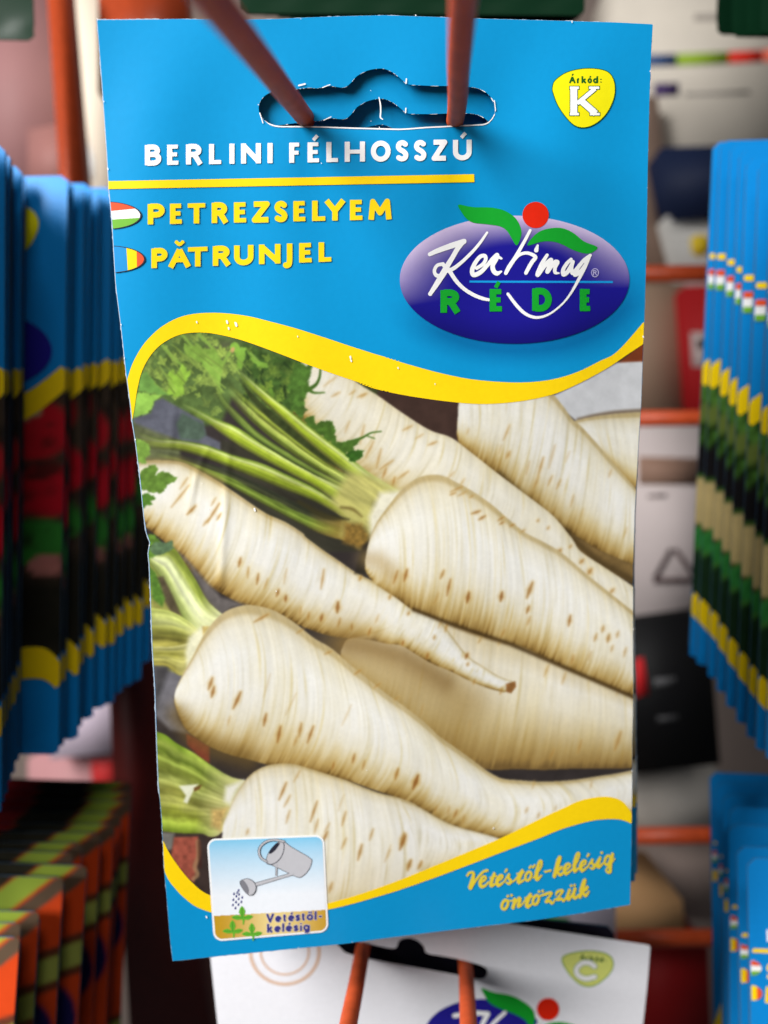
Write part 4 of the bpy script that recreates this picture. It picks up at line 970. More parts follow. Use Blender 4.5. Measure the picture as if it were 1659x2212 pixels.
    pic = field_mesh('pictogram_field', rrect(inner, 15.0), hp, 1.2, SF, 7, M_PRINT, fr, sky_col)
    body = [(803, 556), (850, 590), (955, 652), (962, 682), (945, 722), (912, 755), (880, 759), (790, 716), (730, 688), (708, 678), (712, 640), (735, 600), (770, 565)]
    can = shape('watering_can', Z('H', body), SF, 9, M_DARK, pic, .7, 4, None, .6)
    shape('can_body', Z('H', body), SF, 10, M_GREY, can, .7, 4, None, -.6)
    shape('can_opening', Z('H', [(784, 566), (772, 590), (745, 620), (722, 627), (735, 600), (762, 572)]), SF, 11, M_DARK, can, .6, 4)
    strokes('can_rim', [(smooth_line(Z('H', [(803, 556), (808, 590), (795, 640), (765, 675), (735, 688), (712, 684)]), 5), .8)], SF, 11, M_DARK, can, .5)
    hd = Z('H', [(806, 558), (760, 550), (715, 556), (680, 580), (666, 612), (676, 648), (708, 672)])
    strokes('can_handle', [(smooth_line(hd, 6), 2.9)], SF, 11.5, M_DARK, can, .6)
    strokes('can_handle', [(smooth_line(hd, 6), 1.8)], SF, 12.5, M_GREY, can, .6)
    for pl, rr in (([(645, 802), (860, 740)], [4.4, 3.4]), ([(766, 684), (764, 752)], 2.4)):
        strokes('can_spout', [(Z('H', pl), rr)], SF, 8.4, M_DARK, can, .6, True)
        strokes('can_spout', [(Z('H', pl), [q - 1.0 for q in rr] if not np.isscalar(rr) else rr - 1.0)], SF, 9.4 + 2, M_GREY, can, .6, True)
    rose = [(575, 773), (605, 768), (635, 785), (650, 815), (640, 850), (615, 863), (590, 845), (565, 810), (560, 785)]
    rs_ = shape('can_rose', Z('H', rose), SF, 13, M_DARK, can, .6, 4, None, .5)
    shape('rose_side', Z('H', rose), SF, 14, M_GREY, rs_, .6, 4, None, -.7)
    shape('rose_face', Z('H', [(572, 775), (590, 790), (608, 825), (605, 856), (585, 842), (566, 812), (562, 785)]), SF, 15, ink('rose_grey_ink', (128, 128, 136)), rs_, .5, 4)
    dr = [(553, 832), (527, 852), (555, 855), (540, 865), (573, 872), (523, 885), (553, 880), (538, 898), (568, 897), (520, 915), (552, 912), (535, 932), (545, 845)]
    strokes('water_drops', [(Z('H', [(x, y - 5), (x - 2, y + 4)]), [.8, 1.9]) for x, y in dr], SF, 9, M_NAVY, pic, .5)
    for gx, gy, s in ((572, 985, 1.0), (518, 1062, .95), (627, 1078, .95)):
        sp = shape('sprout', Z('H', [(gx - 62 * s, gy + 2), (gx - 30 * s, gy - 14 * s), (gx - 6, gy - 2), (gx - 20 * s, gy - 30 * s), (gx - 2, gy - 64 * s), (gx + 18 * s, gy - 32 * s), (gx + 8, gy - 4),
                               (gx + 34 * s, gy - 14 * s), (gx + 62 * s, gy - 4), (gx + 34 * s, gy + 16 * s), (gx + 14 * s, gy + 14 * s), (gx + 10 * s, gy + 40 * s), (gx + 2, gy + 40 * s), (gx, gy + 14 * s), (gx - 30 * s, gy + 16 * s)]), SF, 9, M_SPROUT, pic, .7, 2)
        strokes('leaf_vein', [(Z('H', [(gx, gy + 5), (gx - 2, gy - 50 * s)]), .6), (Z('H', [(gx - 8, gy + 2), (gx - 50 * s, gy + 2)]), .5), (Z('H', [(gx + 10, gy + 2), (gx + 50 * s, gy - 2)]), .5)], SF, 10, ink('vein_green_ink', (60, 130, 40)), sp, .5)
    h = lambda l: [(c, 304 + .3833 * a, 304 + .3833 * b) for c, a, b in l]
    M_PALE = ink('pale_lilac_glow_ink', (206, 196, 196))
    by = lambda x: Z('H', [(x, 0)])[0][0]
    lettering('pictogram_caption', h([('V', 706, 752), ('e', 757, 793), ('t', 798, 824), ('é', 830, 866), ('s', 871, 900), ('t', 903, 930), ('ő', 934, 972), ('l', 978, 992), ('-', 998, 1026)]), ((by(706), 1993), (by(1026), 1986)), 18.5, 2.2, SF, 9, M_NAVY, pic, M_PALE, .6, 1.0)
    lettering('pictogram_caption', h([('k', 712, 746), ('e', 752, 790), ('l', 796, 810), ('é', 816, 854), ('s', 860, 890), ('i', 896, 910), ('g', 916, 954)]), ((by(712), 2014.5), (by(954), 2010)), 18.5, 2.2, SF, 9, M_NAVY, pic, M_PALE, .6, 1.0)
    # slogan in brush script
    J = lambda p, r: (smooth_line(Z('J', p), 4), [q * .165 for q in r] if not np.isscalar(r) else r * .165)
    def ovl(cx, cy, rx, ry, r): return J([(cx + rx * math.cos(a) + .25 * -ry * math.sin(a), cy + ry * math.sin(a)) for a in np.linspace(.2, 2 * math.pi + .2, 12)], r)
    def dots(*l): return [J([(x, y), (x + 4, y - 4)], 13) for x, y in l]
    w1 = [J([(178, 290), (200, 262), (238, 262), (228, 330), (208, 400), (255, 335), (320, 258), (366, 238)], [9, 12, 14, 24, 24, 11, 12, 14]), J([(300, 355), (345, 325), (350, 300), (325, 298), (300, 345), (308, 388), (345, 380), (378, 345)], [9, 11, 12, 14, 22, 20, 12, 7]),
          J([(430, 268), (404, 340), (402, 380), (445, 362)], [16, 21, 21, 8]), J([(392, 308), (450, 290)], 8), J([(455, 345), (500, 310), (505, 285), (480, 290), (455, 335), (467, 378), (520, 345)], [8, 11, 12, 14, 22, 19, 7]), J([(530, 255), (545, 232)], [7, 12]),
          J([(520, 345), (566, 275), (560, 305), (585, 340), (562, 362), (540, 348)], [7, 12, 16, 18, 14, 9]), J([(580, 350), (625, 325), (690, 240), (657, 320), (658, 350), (705, 328)], [7, 8, 16, 21, 20, 8]), J([(642, 272), (705, 254)], 8),
          ovl(745, 292, 26, 40, 14), J([(755, 216), (772, 198)], 10), J([(786, 212), (806, 190)], 10), J([(790, 310), (858, 215), (868, 155), (845, 165), (822, 260), (824, 322), (868, 285)], [7, 10, 12, 14, 23, 21, 7]),
          J([(898, 252), (952, 240)], 10), J([(985, 295), (1012, 210), (1042, 120), (1022, 130), (1002, 215), (985, 295)], [20, 20, 14, 12, 18, 20]), J([(1012, 240), (1052, 205), (1040, 228), (1015, 246), (1040, 280), (1075, 252)], [9, 12, 12, 14, 20, 7]),
          J([(1075, 250), (1125, 208), (1128, 180), (1100, 184), (1080, 225), (1092, 270), (1150, 232)], [7, 11, 12, 14, 22, 19, 7]), J([(1150, 235), (1205, 140), (1215, 82), (1192, 95), (1172, 190), (1174, 246), (1218, 212)], [7, 10, 12, 14, 23, 21, 7]),
          J([(1222, 215), (1270, 180), (1275, 150), (1250, 155), (1230, 195), (1242, 242), (1296, 205)], [7, 11, 12, 14, 22, 19, 7]), J([(1290, 115), (1304, 90)], [7, 12]), J([(1296, 205), (1338, 140), (1332, 168), (1358, 198), (1338, 222), (1316, 213)], [7, 12, 16, 18, 14, 9]),
          J([(1352, 205), (1412, 118), (1388, 180), (1396, 208), (1440, 170)], [6, 12, 21, 19, 7]), ovl(1478, 145, 24, 42, 14), J([(1525, 88), (1505, 180), (1502, 245), (1482, 257), (1468, 228), (1546, 130)], [17, 20, 20, 14, 9, 6])] + dots((1423, 78))
    w2 = [ovl(528, 556, 27, 43, 15), J([(560, 520), (600, 520), (622, 508), (603, 585)], [6, 8, 19, 20]), J([(607, 565), (655, 498), (668, 508), (652, 570), (690, 552)], [8, 13, 18, 20, 7]), J([(690, 550), (766, 460), (732, 540), (738, 576), (780, 550)], [6, 16, 21, 20, 7]), J([(715, 496), (785, 479)], 8),
          ovl(815, 512, 26, 42, 15), J([(840, 480), (905, 458), (962, 448), (905, 530), (945, 522), (965, 546), (1000, 500)], [6, 15, 12, 10, 18, 12, 6]), J([(1000, 470), (1015, 436), (1066, 428), (1008, 510), (1050, 502), (1072, 522), (1105, 470)], [6, 15, 12, 10, 18, 12, 6]),
          J([(1128, 420), (1107, 485), (1120, 506), (1168, 440)], [15, 21, 18, 9]), J([(1178, 408), (1160, 478), (1184, 492), (1218, 460)], [17, 21, 18, 7]), J([(1222, 485), (1272, 335), (1252, 345), (1230, 430)], [20, 13, 13, 19]), J([(1242, 430), (1290, 390), (1285, 412), (1252, 440), (1275, 472), (1308, 432)], [9, 12, 12, 14, 20, 7])] + dots((553, 480), (588, 472), (843, 438), (876, 432), (1140, 383), (1171, 379))
    for w in (w1, w2):
        o = strokes('slogan_script', w, SF, 6, M_SCRIPT, pk, .7)
        strokes('script_shade', [([(x - 1.0, y - 1.2) for x, y in p], r) for p, r in w], SF, 5, ink('script_shade_ink', (176, 176, 128)), o, .8, False, .2)
    bake(pk)
    return pk
front = build_front()

# ------------------------------------------------------------------ more of the same kind hanging behind it
def copy_tree(o, parent=None):
    c = o.copy(); COL.objects.link(c)
    if parent is not None: c.parent = parent
    for ch in list(o.children): copy_tree(ch, c)
    return c
back_axis = Vector((PN[0], PN[2], -PN[1]))
if back_axis.y < 0: back_axis = -back_axis
for k, (bk, dn, tilt, sx, lab) in enumerate(((.0024, .0046, 3.3, .0003, 'blue parsley seed packet second in line, seen through the front packet\'s slot'),
                                              (.0052, .0084, 4.7, .0006, 'blue parsley seed packet third in line, dark inside the front packet\'s slot'),
                                              (.0092, .0112, 5.6, .0010, 'rearmost blue parsley seed packet, almost hidden by the three hung before it'))):
    c = copy_tree(front)
    c.location = front.location + back_axis * bk + Vector((sx, 0, -dn))
    c.rotation_euler = (R_(tilt), R_((-1.75, -2.75, -3.1)[k]), 0)
    tag(c, lab, 'seed packet', 'parsley root packets hanging on the middle hook')
front['group'] = 'parsley root packets hanging on the middle hook'

# ------------------------------------------------------------------ wire hooks
def paint_metal(name, rgb, rough=.35, spec=.5):
    m, nt, b = new_mat(name, rough, spec)
    n = grain(nt, b, 260, .0003, .3)
    mix = nt.nodes.new('ShaderNodeMix'); mix.data_type = 'RGBA'
    c = lin(rgb); mix.inputs[6].default_value = (*(c * .72), 1); mix.inputs[7].default_value = (*np.clip(c * 1.2, 0, 1), 1)
    nt.links.new(n.outputs['Fac'], mix.inputs[0]); nt.links.new(mix.outputs[2], b.inputs['Base Color'])
    return m
M_WIRE = paint_metal('orange_powder_coat', (198, 84, 46), .5, .05)
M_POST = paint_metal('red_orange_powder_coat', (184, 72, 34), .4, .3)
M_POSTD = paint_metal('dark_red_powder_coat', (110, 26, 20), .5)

def tube(name, pts, r, mat, parent=None, n=20, sub=8):
    P = np.array([tuple(p) for p in pts], float)
    if len(P) > 2:
        xs = []
        for i in range(3): xs.append(smooth_line(np.stack([np.arange(len(P)), P[:, i]], 1), sub)[:, 1])
        P = np.stack(xs, 1)
    V = []; Q = []
    for i, p in enumerate(P):
        t = P[min(i + 1, len(P) - 1)] - P[max(i - 1, 0)]; t /= np.linalg.norm(t)
        u = np.cross(t, [1, 0, 0] if abs(t[0]) < .8 else [0, 0, 1]); u /= np.linalg.norm(u); v = np.cross(t, u)
        for k in range(n):
            a = 2 * math.pi * k / n; V.append(p + r * (u * math.cos(a) + v * math.sin(a)))
    for i in range(len(P) - 1):
        for k in range(n):
            Q.append((i * n + k, i * n + (k + 1) % n, (i + 1) * n + (k + 1) % n, (i + 1) * n + k))
    ends = [tuple(range(n))[::-1], tuple(range((len(P) - 1) * n, len(P) * n))]
    return mesh_np(name, V, [tuple(q) for q in Q] + ends, mat, parent)

hk = empty('wire_hook', 'orange coated double wire hook running through the slot of the large front packet', 'hook', world_pt(830, 262, .20))
tube('prong', [world_pt(800, 425, .30), world_pt(742, 352, .205), world_pt(670, 268, .1465), world_pt(563, 130, .094), world_pt(460, 0, .069), world_pt(392, -90, .058)], .00165, M_WIRE, hk)
tube('prong', [world_pt(905, 428, .30), world_pt(945, 352, .205), world_pt(981, 268, .1465), world_pt(992, 130, .106), world_pt(1001, 0, .085), world_pt(1008, -120, .070)], .00165, M_WIRE, hk)
bake(hk)
hk2 = empty('wire_hook', 'orange coated double wire hook below, holding the white packet', 'hook', world_pt(900, 2060, .21))
tube('prong', [world_pt(822, 1900, .30), world_pt(803, 1960, .24), world_pt(787, 2034, .200), world_pt(769, 2130, .176), world_pt(752, 2215, .158), world_pt(740, 2290, .14)], .0019, M_WIRE, hk2)
tube('prong', [world_pt(985, 1940, .30), world_pt(996, 2010, .24), world_pt(1005, 2078, .202), world_pt(1009, 2150, .182), world_pt(1012, 2215, .164), world_pt(1016, 2300, .145)], .0019, M_WIRE, hk2)
bake(hk2)

# ------------------------------------------------------------------ packets of the neighbouring stacks
class LocalSheet:
    """front of a packet in its own measure: 1000 units wide, 1750 high, hung at the middle of its top edge"""
    def __init__(self, W=.1, H=.175, bulge=.0014, eps=1.3e-4, back=False):
        self.W, self.H, self.bulge, self.eps, self.back = W, H, bulge, eps, back
    def at(self, px, py, layer=0., off=0.):
        px = np.asarray(px, float); py = np.asarray(py, float)
        u = px / 1000. - .5; v = py / 1750.
        b = self.bulge * np.clip(1 - (2 * u) ** 2, 0, 1) * np.clip((v - .18) / .3, 0, 1) * np.clip((.97 - v) / .06, 0, 1)
        b = b + .00025 * np.sin(py / 1750. * 9 + 2 * u) + .0003 * gauss(v - .978, .008) * np.cos(u * 40)
        y = (-b - .0003 - layer * self.eps - off) if not self.back else np.full_like(px, .0003)
        return np.stack([u * self.W, y, -v * self.H], -1)

M_BLUEP = ink('blue_packet_ink', (14, 130, 205), .38)
M_GREENP = ink('dark_green_packet_ink', (9, 38, 22), .28)
M_WHITEP = ink('white_packet_paper', (240, 240, 246), .42)
M_BACK = ink('packet_back_print', (70, 96, 120), .5)
LS = LocalSheet(); LSB = LocalSheet(back=True)
SLOT = [(290, 150), (330, 112), (440, 108), (470, 80), (530, 80), (560, 108), (670, 112), (710, 150), (670, 190), (330, 190)]
def pouch(root, mat, step=20, hole=True, colf=None, name='pouch'):
    rect = [(0, 0), (1000, 0), (1000, 1750), (0, 1750)]
    f = lambda X, Y: np.maximum(sd_poly(X, Y, rect), -sd_poly(X, Y, SLOT)) if hole else sd_poly(X, Y, rect)
    bb = (-20, -20, 1020, 1770)
    p = field_mesh(name, f, bb, step, LS, 0, mat, root, colf)
    field_mesh('back_sheet', f, bb, 40, LSB, 0, M_BACK if mat is not M_GREENP else mat, root)
    return p
UB = [(-30, 900), (0, 815), (50, 690), (120, 610), (220, 575), (400, 610), (600, 680), (750, 705), (880, 675), (1000, 585), (1030, 560)]
LB = [(-30, 1440), (0, 1500), (100, 1610), (200, 1650), (400, 1625), (700, 1515), (850, 1450), (950, 1440), (1000, 1480), (1030, 1510)]
UB = smooth_line(UB, 4); LB = smooth_line(LB, 4)
def blue_packet(name, label, photo_f, group, UB=UB):
    root = empty(name, label, 'seed packet', (0, 0, 0), group)
    pouch(root, M_BLUEP)
    P = np.vstack([UB, LB[::-1]])
    rect = [(-1, -1), (1001, -1), (1001, 1751), (-1, 1751)]
    inn = lambda X, Y: sd_poly(X, Y, rect)
    field_mesh('printed_photo', lambda X, Y: np.maximum(sd_poly(X, Y, P), inn(X, Y)), (-20, 540, 1020, 1680), 16, LS, 1, M_PRINT, root, photo_f)
    for c, w in ((UB, 75), (LB, 85)):
        Q = np.vstack([c + [0, -8], (c + [0, w])[::-1]])
        field_mesh('yellow_band', lambda X, Y: np.maximum(sd_poly(X, Y, Q), inn(X, Y)), (-20, c[:, 1].min() - 20, 1020, c[:, 1].max() + 110), 14, LS, 2, M_YEL, root)
    return root
def badge(root, ch=None):
    pts = [(775, 150), (820, 100), (885, 102), (914, 150), (885, 220), (840, 250), (795, 225)]
    shape('price_code_badge', pts, LS, 2, M_BADGE, root, 8, 4)
def oval(root, x=750, y=540, colr=None):
    field_mesh('brand_oval', lambda X, Y: (np.hypot((X - x) / 210., (Y - y) / 118.) - 1) * 118, (x - 220, y - 130, x + 220, y + 130), 10, LS, 2, ink('oval_blue_ink', (34, 28, 140)), root)
def mixcol(n, cols, x):
    c = lin(np.zeros(3)) + np.zeros((n, 3))
    for w, col in cols: c = c * (1 - w[:, None]) + lin(col) * w[:, None]
    return c
RK = [0]
def radish_col(px, py):
    k_ = RK[0]; px = px + 26 * k_; py = py + (0, -55, 48, 20)[k_]
    n = fbm(px / 90., py / 90., 201 + 7 * k_)
    c = lin((74, 60, 48)) * (.5 + n)[:, None]
    for (x, y, rx, ry, col) in ((900, 780, 130, 90, (206, 30, 44)), (700, 820, 120, 90, (200, 40, 60)), (960, 960, 120, 80, (198, 22, 40)), (760, 1010, 130, 100, (196, 30, 46)), (500, 900, 150, 120, (200, 40, 56)), (300, 1000, 150, 110, (190, 30, 44)),
                                (930, 1120, 140, 70, (54, 134, 50)), (820, 900, 50, 110, (44, 110, 40)), (700, 1180, 150, 60, (60, 140, 54)), (960, 1190, 60, 34, (206, 130, 120)), (860, 720, 70, 30, (196, 190, 150)), (400, 1200, 200, 80, (54, 128, 48))):
        w = np.clip((1 - np.hypot((px - x) / rx, (py - y) / ry)) * 5 + .5, 0, 1)[:, None]
        c = c * (1 - w) + lin(col) * (.7 + .6 * n)[:, None] * w
    k = np.clip((fbm(px / 60., py / 45., 207) - .5) * 5, 0, 1)[:, None] * .8
    c = c * (1 - k) + lin((40, 34, 28)) * k
    w = np.clip((py - 1200) / 60., 0, 1)[:, None] * .9
    return (c * (1 - w) + lin((34, 34, 26)) * (.5 + n)[:, None] * w) * .8
def parsley_col(px, py):
    n = fbm(px / 26., py / 30., 211); m = fbm(px / 110., py / 60., 215)
    c = lin((78, 122, 50)) * np.clip(.1 + 2.6 * (n - .28), .08, 2)[:, None]
    def lay(y0, y1, col, s=.6):
        nonlocal c
        yy = py + 60 * (m - .5) + .10 * (px - 100)
        w = (np.clip((yy - y0) / 14., 0, 1) * np.clip((y1 - yy) / 14., 0, 1))[:, None]
        c = c * (1 - w) + lin(col) * (1 - s / 2 + s * n)[:, None] * w
    lay(800, 880, (96, 110, 50)); lay(950, 1080, (26, 24, 26)); lay(1080, 1250, (206, 182, 124), .3); lay(1250, 1330, (52, 130, 60), 1.2); lay(1330, 1700, (28, 52, 30), 1.2)
    return c
def pepper_col(px, py):
    n = fbm(px / 120., py / 120., 221)
    c = lin((200, 66, 24)) * (.75 + .5 * n)[:, None]
    d = py - .8 * (1000 - px); e = py - .35 * (1000 - px)
    def lay(q, a, b, col, s=.5, m=1.0):
        nonlocal c
        w = (np.clip((q - a) / 10., 0, 1) * np.clip((b - q) / 10., 0, 1) * m)[:, None]
        c = c * (1 - w) + lin(col) * (1 - s / 2 + s * n)[:, None] * w
    lay(e, 175, 300, (96, 50, 34)); lay(e, 200, 275, (150, 158, 74)); lay(e, 700, 800, (96, 50, 34)); lay(e, 720, 780, (150, 158, 74))
    w = np.clip((1 - np.hypot((px - 930) / 70., (py - 420) / 95.)) * 6, 0, 1)[:, None]
    c = c * (1 - w) + lin((26, 24, 74)) * w
    lay(d, -20, 40, (92, 74, 58)); lay(d, -110, -20, (150, 172, 62)); lay(d, -260, -105, (46, 44, 32), .9); lay(d, -440, -255, (168, 30, 36)); lay(d, -620, -435, (34, 36, 28), .9); lay(d, -700, -610, (130, 140, 60)); lay(d, -1900, -690, (150, 40, 32), .9)
    return c

def place_by(o, corner_px, depth, lx, lz, tilt=0, yaw=0, roll=0):
    """hang a packet so that its local point (lx, lz) is found at that spot in the shop"""
    o.rotation_euler = (R_(tilt), R_(roll), R_(yaw))
    M = o.rotation_euler.to_matrix() @ Matrix.Diagonal(o.scale)
    o.location = world_pt(corner_px[0], corner_px[1], depth) - M @ Vector((lx, 0, lz))

rnd = random.Random(11)
# ---- left stack: radish packets, seen along their right edges
radish = blue_packet('seed_packet', '', radish_col, 'radish packets in the stack left of the front packet')
oval(radish); badge(radish)
kinds = [radish]
for q in (1, 2, 3):
    RK[0] = q
    kinds.append(blue_packet('seed_packet', '', radish_col, 'radish packets in the stack left of the front packet'))
used_kind = set()
def next_radish(q):
    if q in used_kind: return copy_tree(kinds[q])
    used_kind.add(q); return kinds[q]
cs = [(24, 1760), (43, 1738), (62, 1719), (73, 1694), (82, 1672), (104, 1650), (118, 1632), (139, 1615), (170, 1597), (178, 1570), (202, 1554), (228, 1528), (247, 1518), (264, 1496), (286, 1484), (305, 1474), (324, 1434)]
for i, (x, y) in enumerate(cs):
    o = next_radish(0 if i == 6 else (1, 2, 3, 2, 1, 3, 1)[i % 7])
    t = i / (len(cs) - 1)
    if i < 6: x = (3, 10, 17, 25, 33, 42)[i]
    o['label'] = ('frontmost blue radish packet of the left stack, at the picture\'s left side' if i == 0 else
                  'blue radish packet in the left stack that shows a wide strip with its yellow badge' if i == 6 else
                  'deepest blue radish packet of the left stack, beside the large packet\'s edge' if i == 16 else
                  'blue radish packet before the yellow badged one in the left stack, edge showing' if i < 6 else
                  'blue radish packet behind the yellow badged one in the left stack, shaded edge')
    d = .198 + .078 * t
    xx = x if i != 6 else x + 10
    o.scale = (1, 1, 1)
    place_by(o, (xx, y + rnd.uniform(-3, 3)), d, .05, -.175, -1.0 - 2.5 * t + rnd.uniform(-.4, .4), rnd.uniform(-2, 2), rnd.uniform(-.5, .5))
for k in range(5):                                          # unseen packets added on towards the viewer to shade the rest of the stack
    o = next_radish(1)
    o['label'] = 'unseen blue radish packet added before the left stack to shade it'
    place_by(o, (-6, 1785 + 12 * k), .192 - .0065 * k, .05, -.175, -1, rnd.uniform(-2, 2), rnd.uniform(-.5, .5))
    o.location.x = -.150 + rnd.uniform(-.002, .0)
# ---- right stack: parsley packets seen along their left edges
pars = blue_packet('seed_packet', '', parsley_col, 'parsley packets in the stack right of the front packet', smooth_line([(-30, 730), (0, 705), (50, 672), (120, 640), (220, 600), (400, 610), (600, 680), (750, 705), (880, 675), (1000, 585), (1030, 560)], 4))
strokes('yellow_rule', [([(4, 352), (640, 352)], 9)], LS, 1, M_YEL, pars, 8, True)
fl = field_mesh('flag', lambda X, Y: np.maximum(np.hypot((X - 10) / 90., (Y - 425) / 32.) * 32 - 32, 3 - X), (0, 385, 110, 465), 6, LS, 1, M_WHITE, pars)
field_mesh('stripe', lambda X, Y: np.maximum(np.maximum(np.hypot((X - 10) / 90., (Y - 425) / 32.) * 32 - 32, 3 - X), Y - 412), (0, 385, 110, 465), 6, LS, 2, M_FLAGRED, fl)
field_mesh('stripe', lambda X, Y: np.maximum(np.maximum(np.hypot((X - 10) / 90., (Y - 425) / 32.) * 32 - 32, 3 - X), 438 - Y), (0, 385, 110, 465), 6, LS, 2, M_FLAGGREEN, fl)
shape('flag', [(45, 500), (78, 500), (80, 555), (46, 555)], LS, 1, M_YEL, pars, 6)
cs = [(1488, 1419), (1503, 1436), (1527, 1464), (1546, 1495), (1566, 1528), (1588, 1562), (1610, 1594), (1630, 1620), (1652, 1640)]
for i, (x, y) in enumerate(cs):
    o = pars if i == 0 else copy_tree(pars)
    t = i / (len(cs) - 1)
    o['label'] = ('rearmost blue parsley packet of the right stack, bottom corner highest' if i == 0 else
                  'frontmost blue parsley packet of the right stack, nearly out of the picture' if i == len(cs) - 1 else
                  'blue parsley packet inside the right stack, only its left edge showing')
    o.scale = (1, 1, .94)
    place_by(o, (x, y), .262 - .04 * t, -.05, -.175, 10.5 - 3 * t + rnd.uniform(-.5, .5), rnd.uniform(-2, 2), -1.5 + rnd.uniform(-.4, .4))
# ---- lower left: orange and red pepper packets
pep = empty('seed_packet', '', 'seed packet', (0, 0, 0), 'orange pepper packets in the lower left stack')
pouch(pep, M_PRINT, 9, hole=False, colf=pepper_col, name='printed_front')
cs = [(284, 1690), (284, 1712), (282, 1731), (262, 1758), (248, 1780), (218, 1799), (178, 1820), (158, 1841), (189, 1870), (138, 1895), (86, 1969), (46, 1993), (44, 2024)]
for i, (x, y) in enumerate(cs):
    o = pep if i == 0 else copy_tree(pep)
    t = i / (len(cs) - 1)
    o['label'] = ('orange seed packet at the front of the lower left stack, only a corner showing' if i == 12 else
                  'deepest orange seed packet of the lower left stack, dark against the red post' if i == 0 else
                  'orange packet of the lower left stack sticking out right past the one behind' if i == 8 else
                  'orange seed packet within the lower left stack, its dark top edge showing')
    place_by(o, (x, y), .282 - .09 * t, .05, 0, -5 + rnd.uniform(-.5, .5), rnd.uniform(-1.5, 1.5), rnd.uniform(-.6, .6) + 1.2)
# ---- lower right: blue packets with lettering
low = blue_packet('seed_packet', '', pepper_col, 'blue packets in the lower right stack')
strokes('yellow_rule', [([(4, 232), (640, 228)], 5)], LS, 1, M_YEL, low, 8, True)
fl = field_mesh('flag', lambda X, Y: np.maximum(np.hypot((X - 2) / 28., (Y - 275) / 19.) * 19 - 19, 3 - X), (0, 250, 70, 300), 3, LS, 1, M_WHITE, low)
field_mesh('stripe', lambda X, Y: np.maximum(np.maximum(np.hypot((X - 2) / 28., (Y - 275) / 19.) * 19 - 19, 3 - X), Y - 269), (0, 250, 70, 300), 3, LS, 2, M_FLAGRED, fl)
field_mesh('stripe', lambda X, Y: np.maximum(np.maximum(np.hypot((X - 2) / 28., (Y - 275) / 19.) * 19 - 19, 3 - X), 282 - Y), (0, 250, 70, 300), 3, LS, 2, M_FLAGGREEN, fl)
fl = field_mesh('flag', lambda X, Y: np.maximum(np.hypot((X - 2) / 28., (Y - 337) / 19.) * 19 - 19, 3 - X), (0, 312, 70, 362), 3, LS, 1, M_YEL, low)
field_mesh('stripe', lambda X, Y: np.maximum(np.maximum(np.hypot((X - 2) / 28., (Y - 337) / 19.) * 19 - 19, 3 - X), 16 - X), (0, 312, 70, 362), 3, LS, 2, M_FLAGRED, fl)
lettering('variety_name', [('N', 46, 78), ('A', 92, 128), ('N', 138, 170), ('A', 180, 212)], ((0, 208), (1000, 207)), 30, 4.2, LS, 1, M_WHITE, low, None, 2)
lettering('species_name', [('S', 42, 78), ('A', 92, 134), ('L', 146, 176)], ((0, 302), (1000, 300)), 40, 5.6, LS, 1, M_YEL, low, None, 2)
lettering('species_name', [('M', 38, 84), ('A', 96, 138), ('L', 148, 176)], ((0, 360), (1000, 358)), 40, 5.6, LS, 1, M_YEL, low, None, 2)
cs = [(1533, 1668, .262), (1545, 1690, .252), (1560, 1716, .244), (1575, 1742, .236), (1573, 1780, .226), (1591, 1828, .213), (1614, 1853, .203)]
for i, (x, y, d) in enumerate(cs):
    o = low if i == 0 else copy_tree(low)
    o['label'] = ('front blue packet of the lower right stack with yellow lettering and two small flags' if i == 6 else
                  'rearmost blue packet of the lower right stack, standing highest under the red bar' if i == 0 else
                  'blue packet directly behind the lettered one in the lower right stack' if i == 5 else
                  'blue packet in the middle of the lower right stack, showing its top edge and slot')
    place_by(o, (x, y), d, -.05, 0, -6 + rnd.uniform(-.6, .6), rnd.uniform(-2, 2) - 3, rnd.uniform(-.7, .7) + 1.2)
# ---- dark green packets whose lower ends hang into the picture at the top
grn = empty('seed_packet', '', 'seed packet', (0, 0, 0), 'dark green packets hanging at the top')
pouch(grn, M_GREENP, hole=False)
spots_ = [((75, 88), .240, .05, 'dark green packet in the upper left corner, the nearest of its bunch'), ((72, 80), .250, .05, 'dark green packet in the upper left corner, just behind the nearest of its bunch'),
          ((1547, 74), .262, -.05, 'dark green packet at the top right, farthest left of its bunch'), ((1580, 80), .250, -.05, 'dark green packet at the top right, second of its bunch from the left'), ((1612, 78), .240, -.05, 'dark green packet at the top right, third of its bunch from the left'), ((1640, 74), .230, -.05, 'dark green packet at the top right, nearest to the side of the picture')]
for i, (c, d, lx, lab) in enumerate(spots_):
    o = grn if i == 0 else copy_tree(grn)
    o['label'] = lab
    place_by(o, c, d, lx, -.175, 4 + rnd.uniform(-1, 1), rnd.uniform(-3, 3), rnd.uniform(-.5, .5))
for k in range(6):
    o = copy_tree(grn)
    o['label'] = 'dark green packet hanging above the large packet, front of its bunch' if k == 0 else 'dark green packet in the bunch above the large packet, lower edge showing'
    place_by(o, (1262 - 3 * k, 34 + 3 * k), .222 + .013 * k, .05, -.175, 5, rnd.uniform(-1, 1), rnd.uniform(-.3, .3))

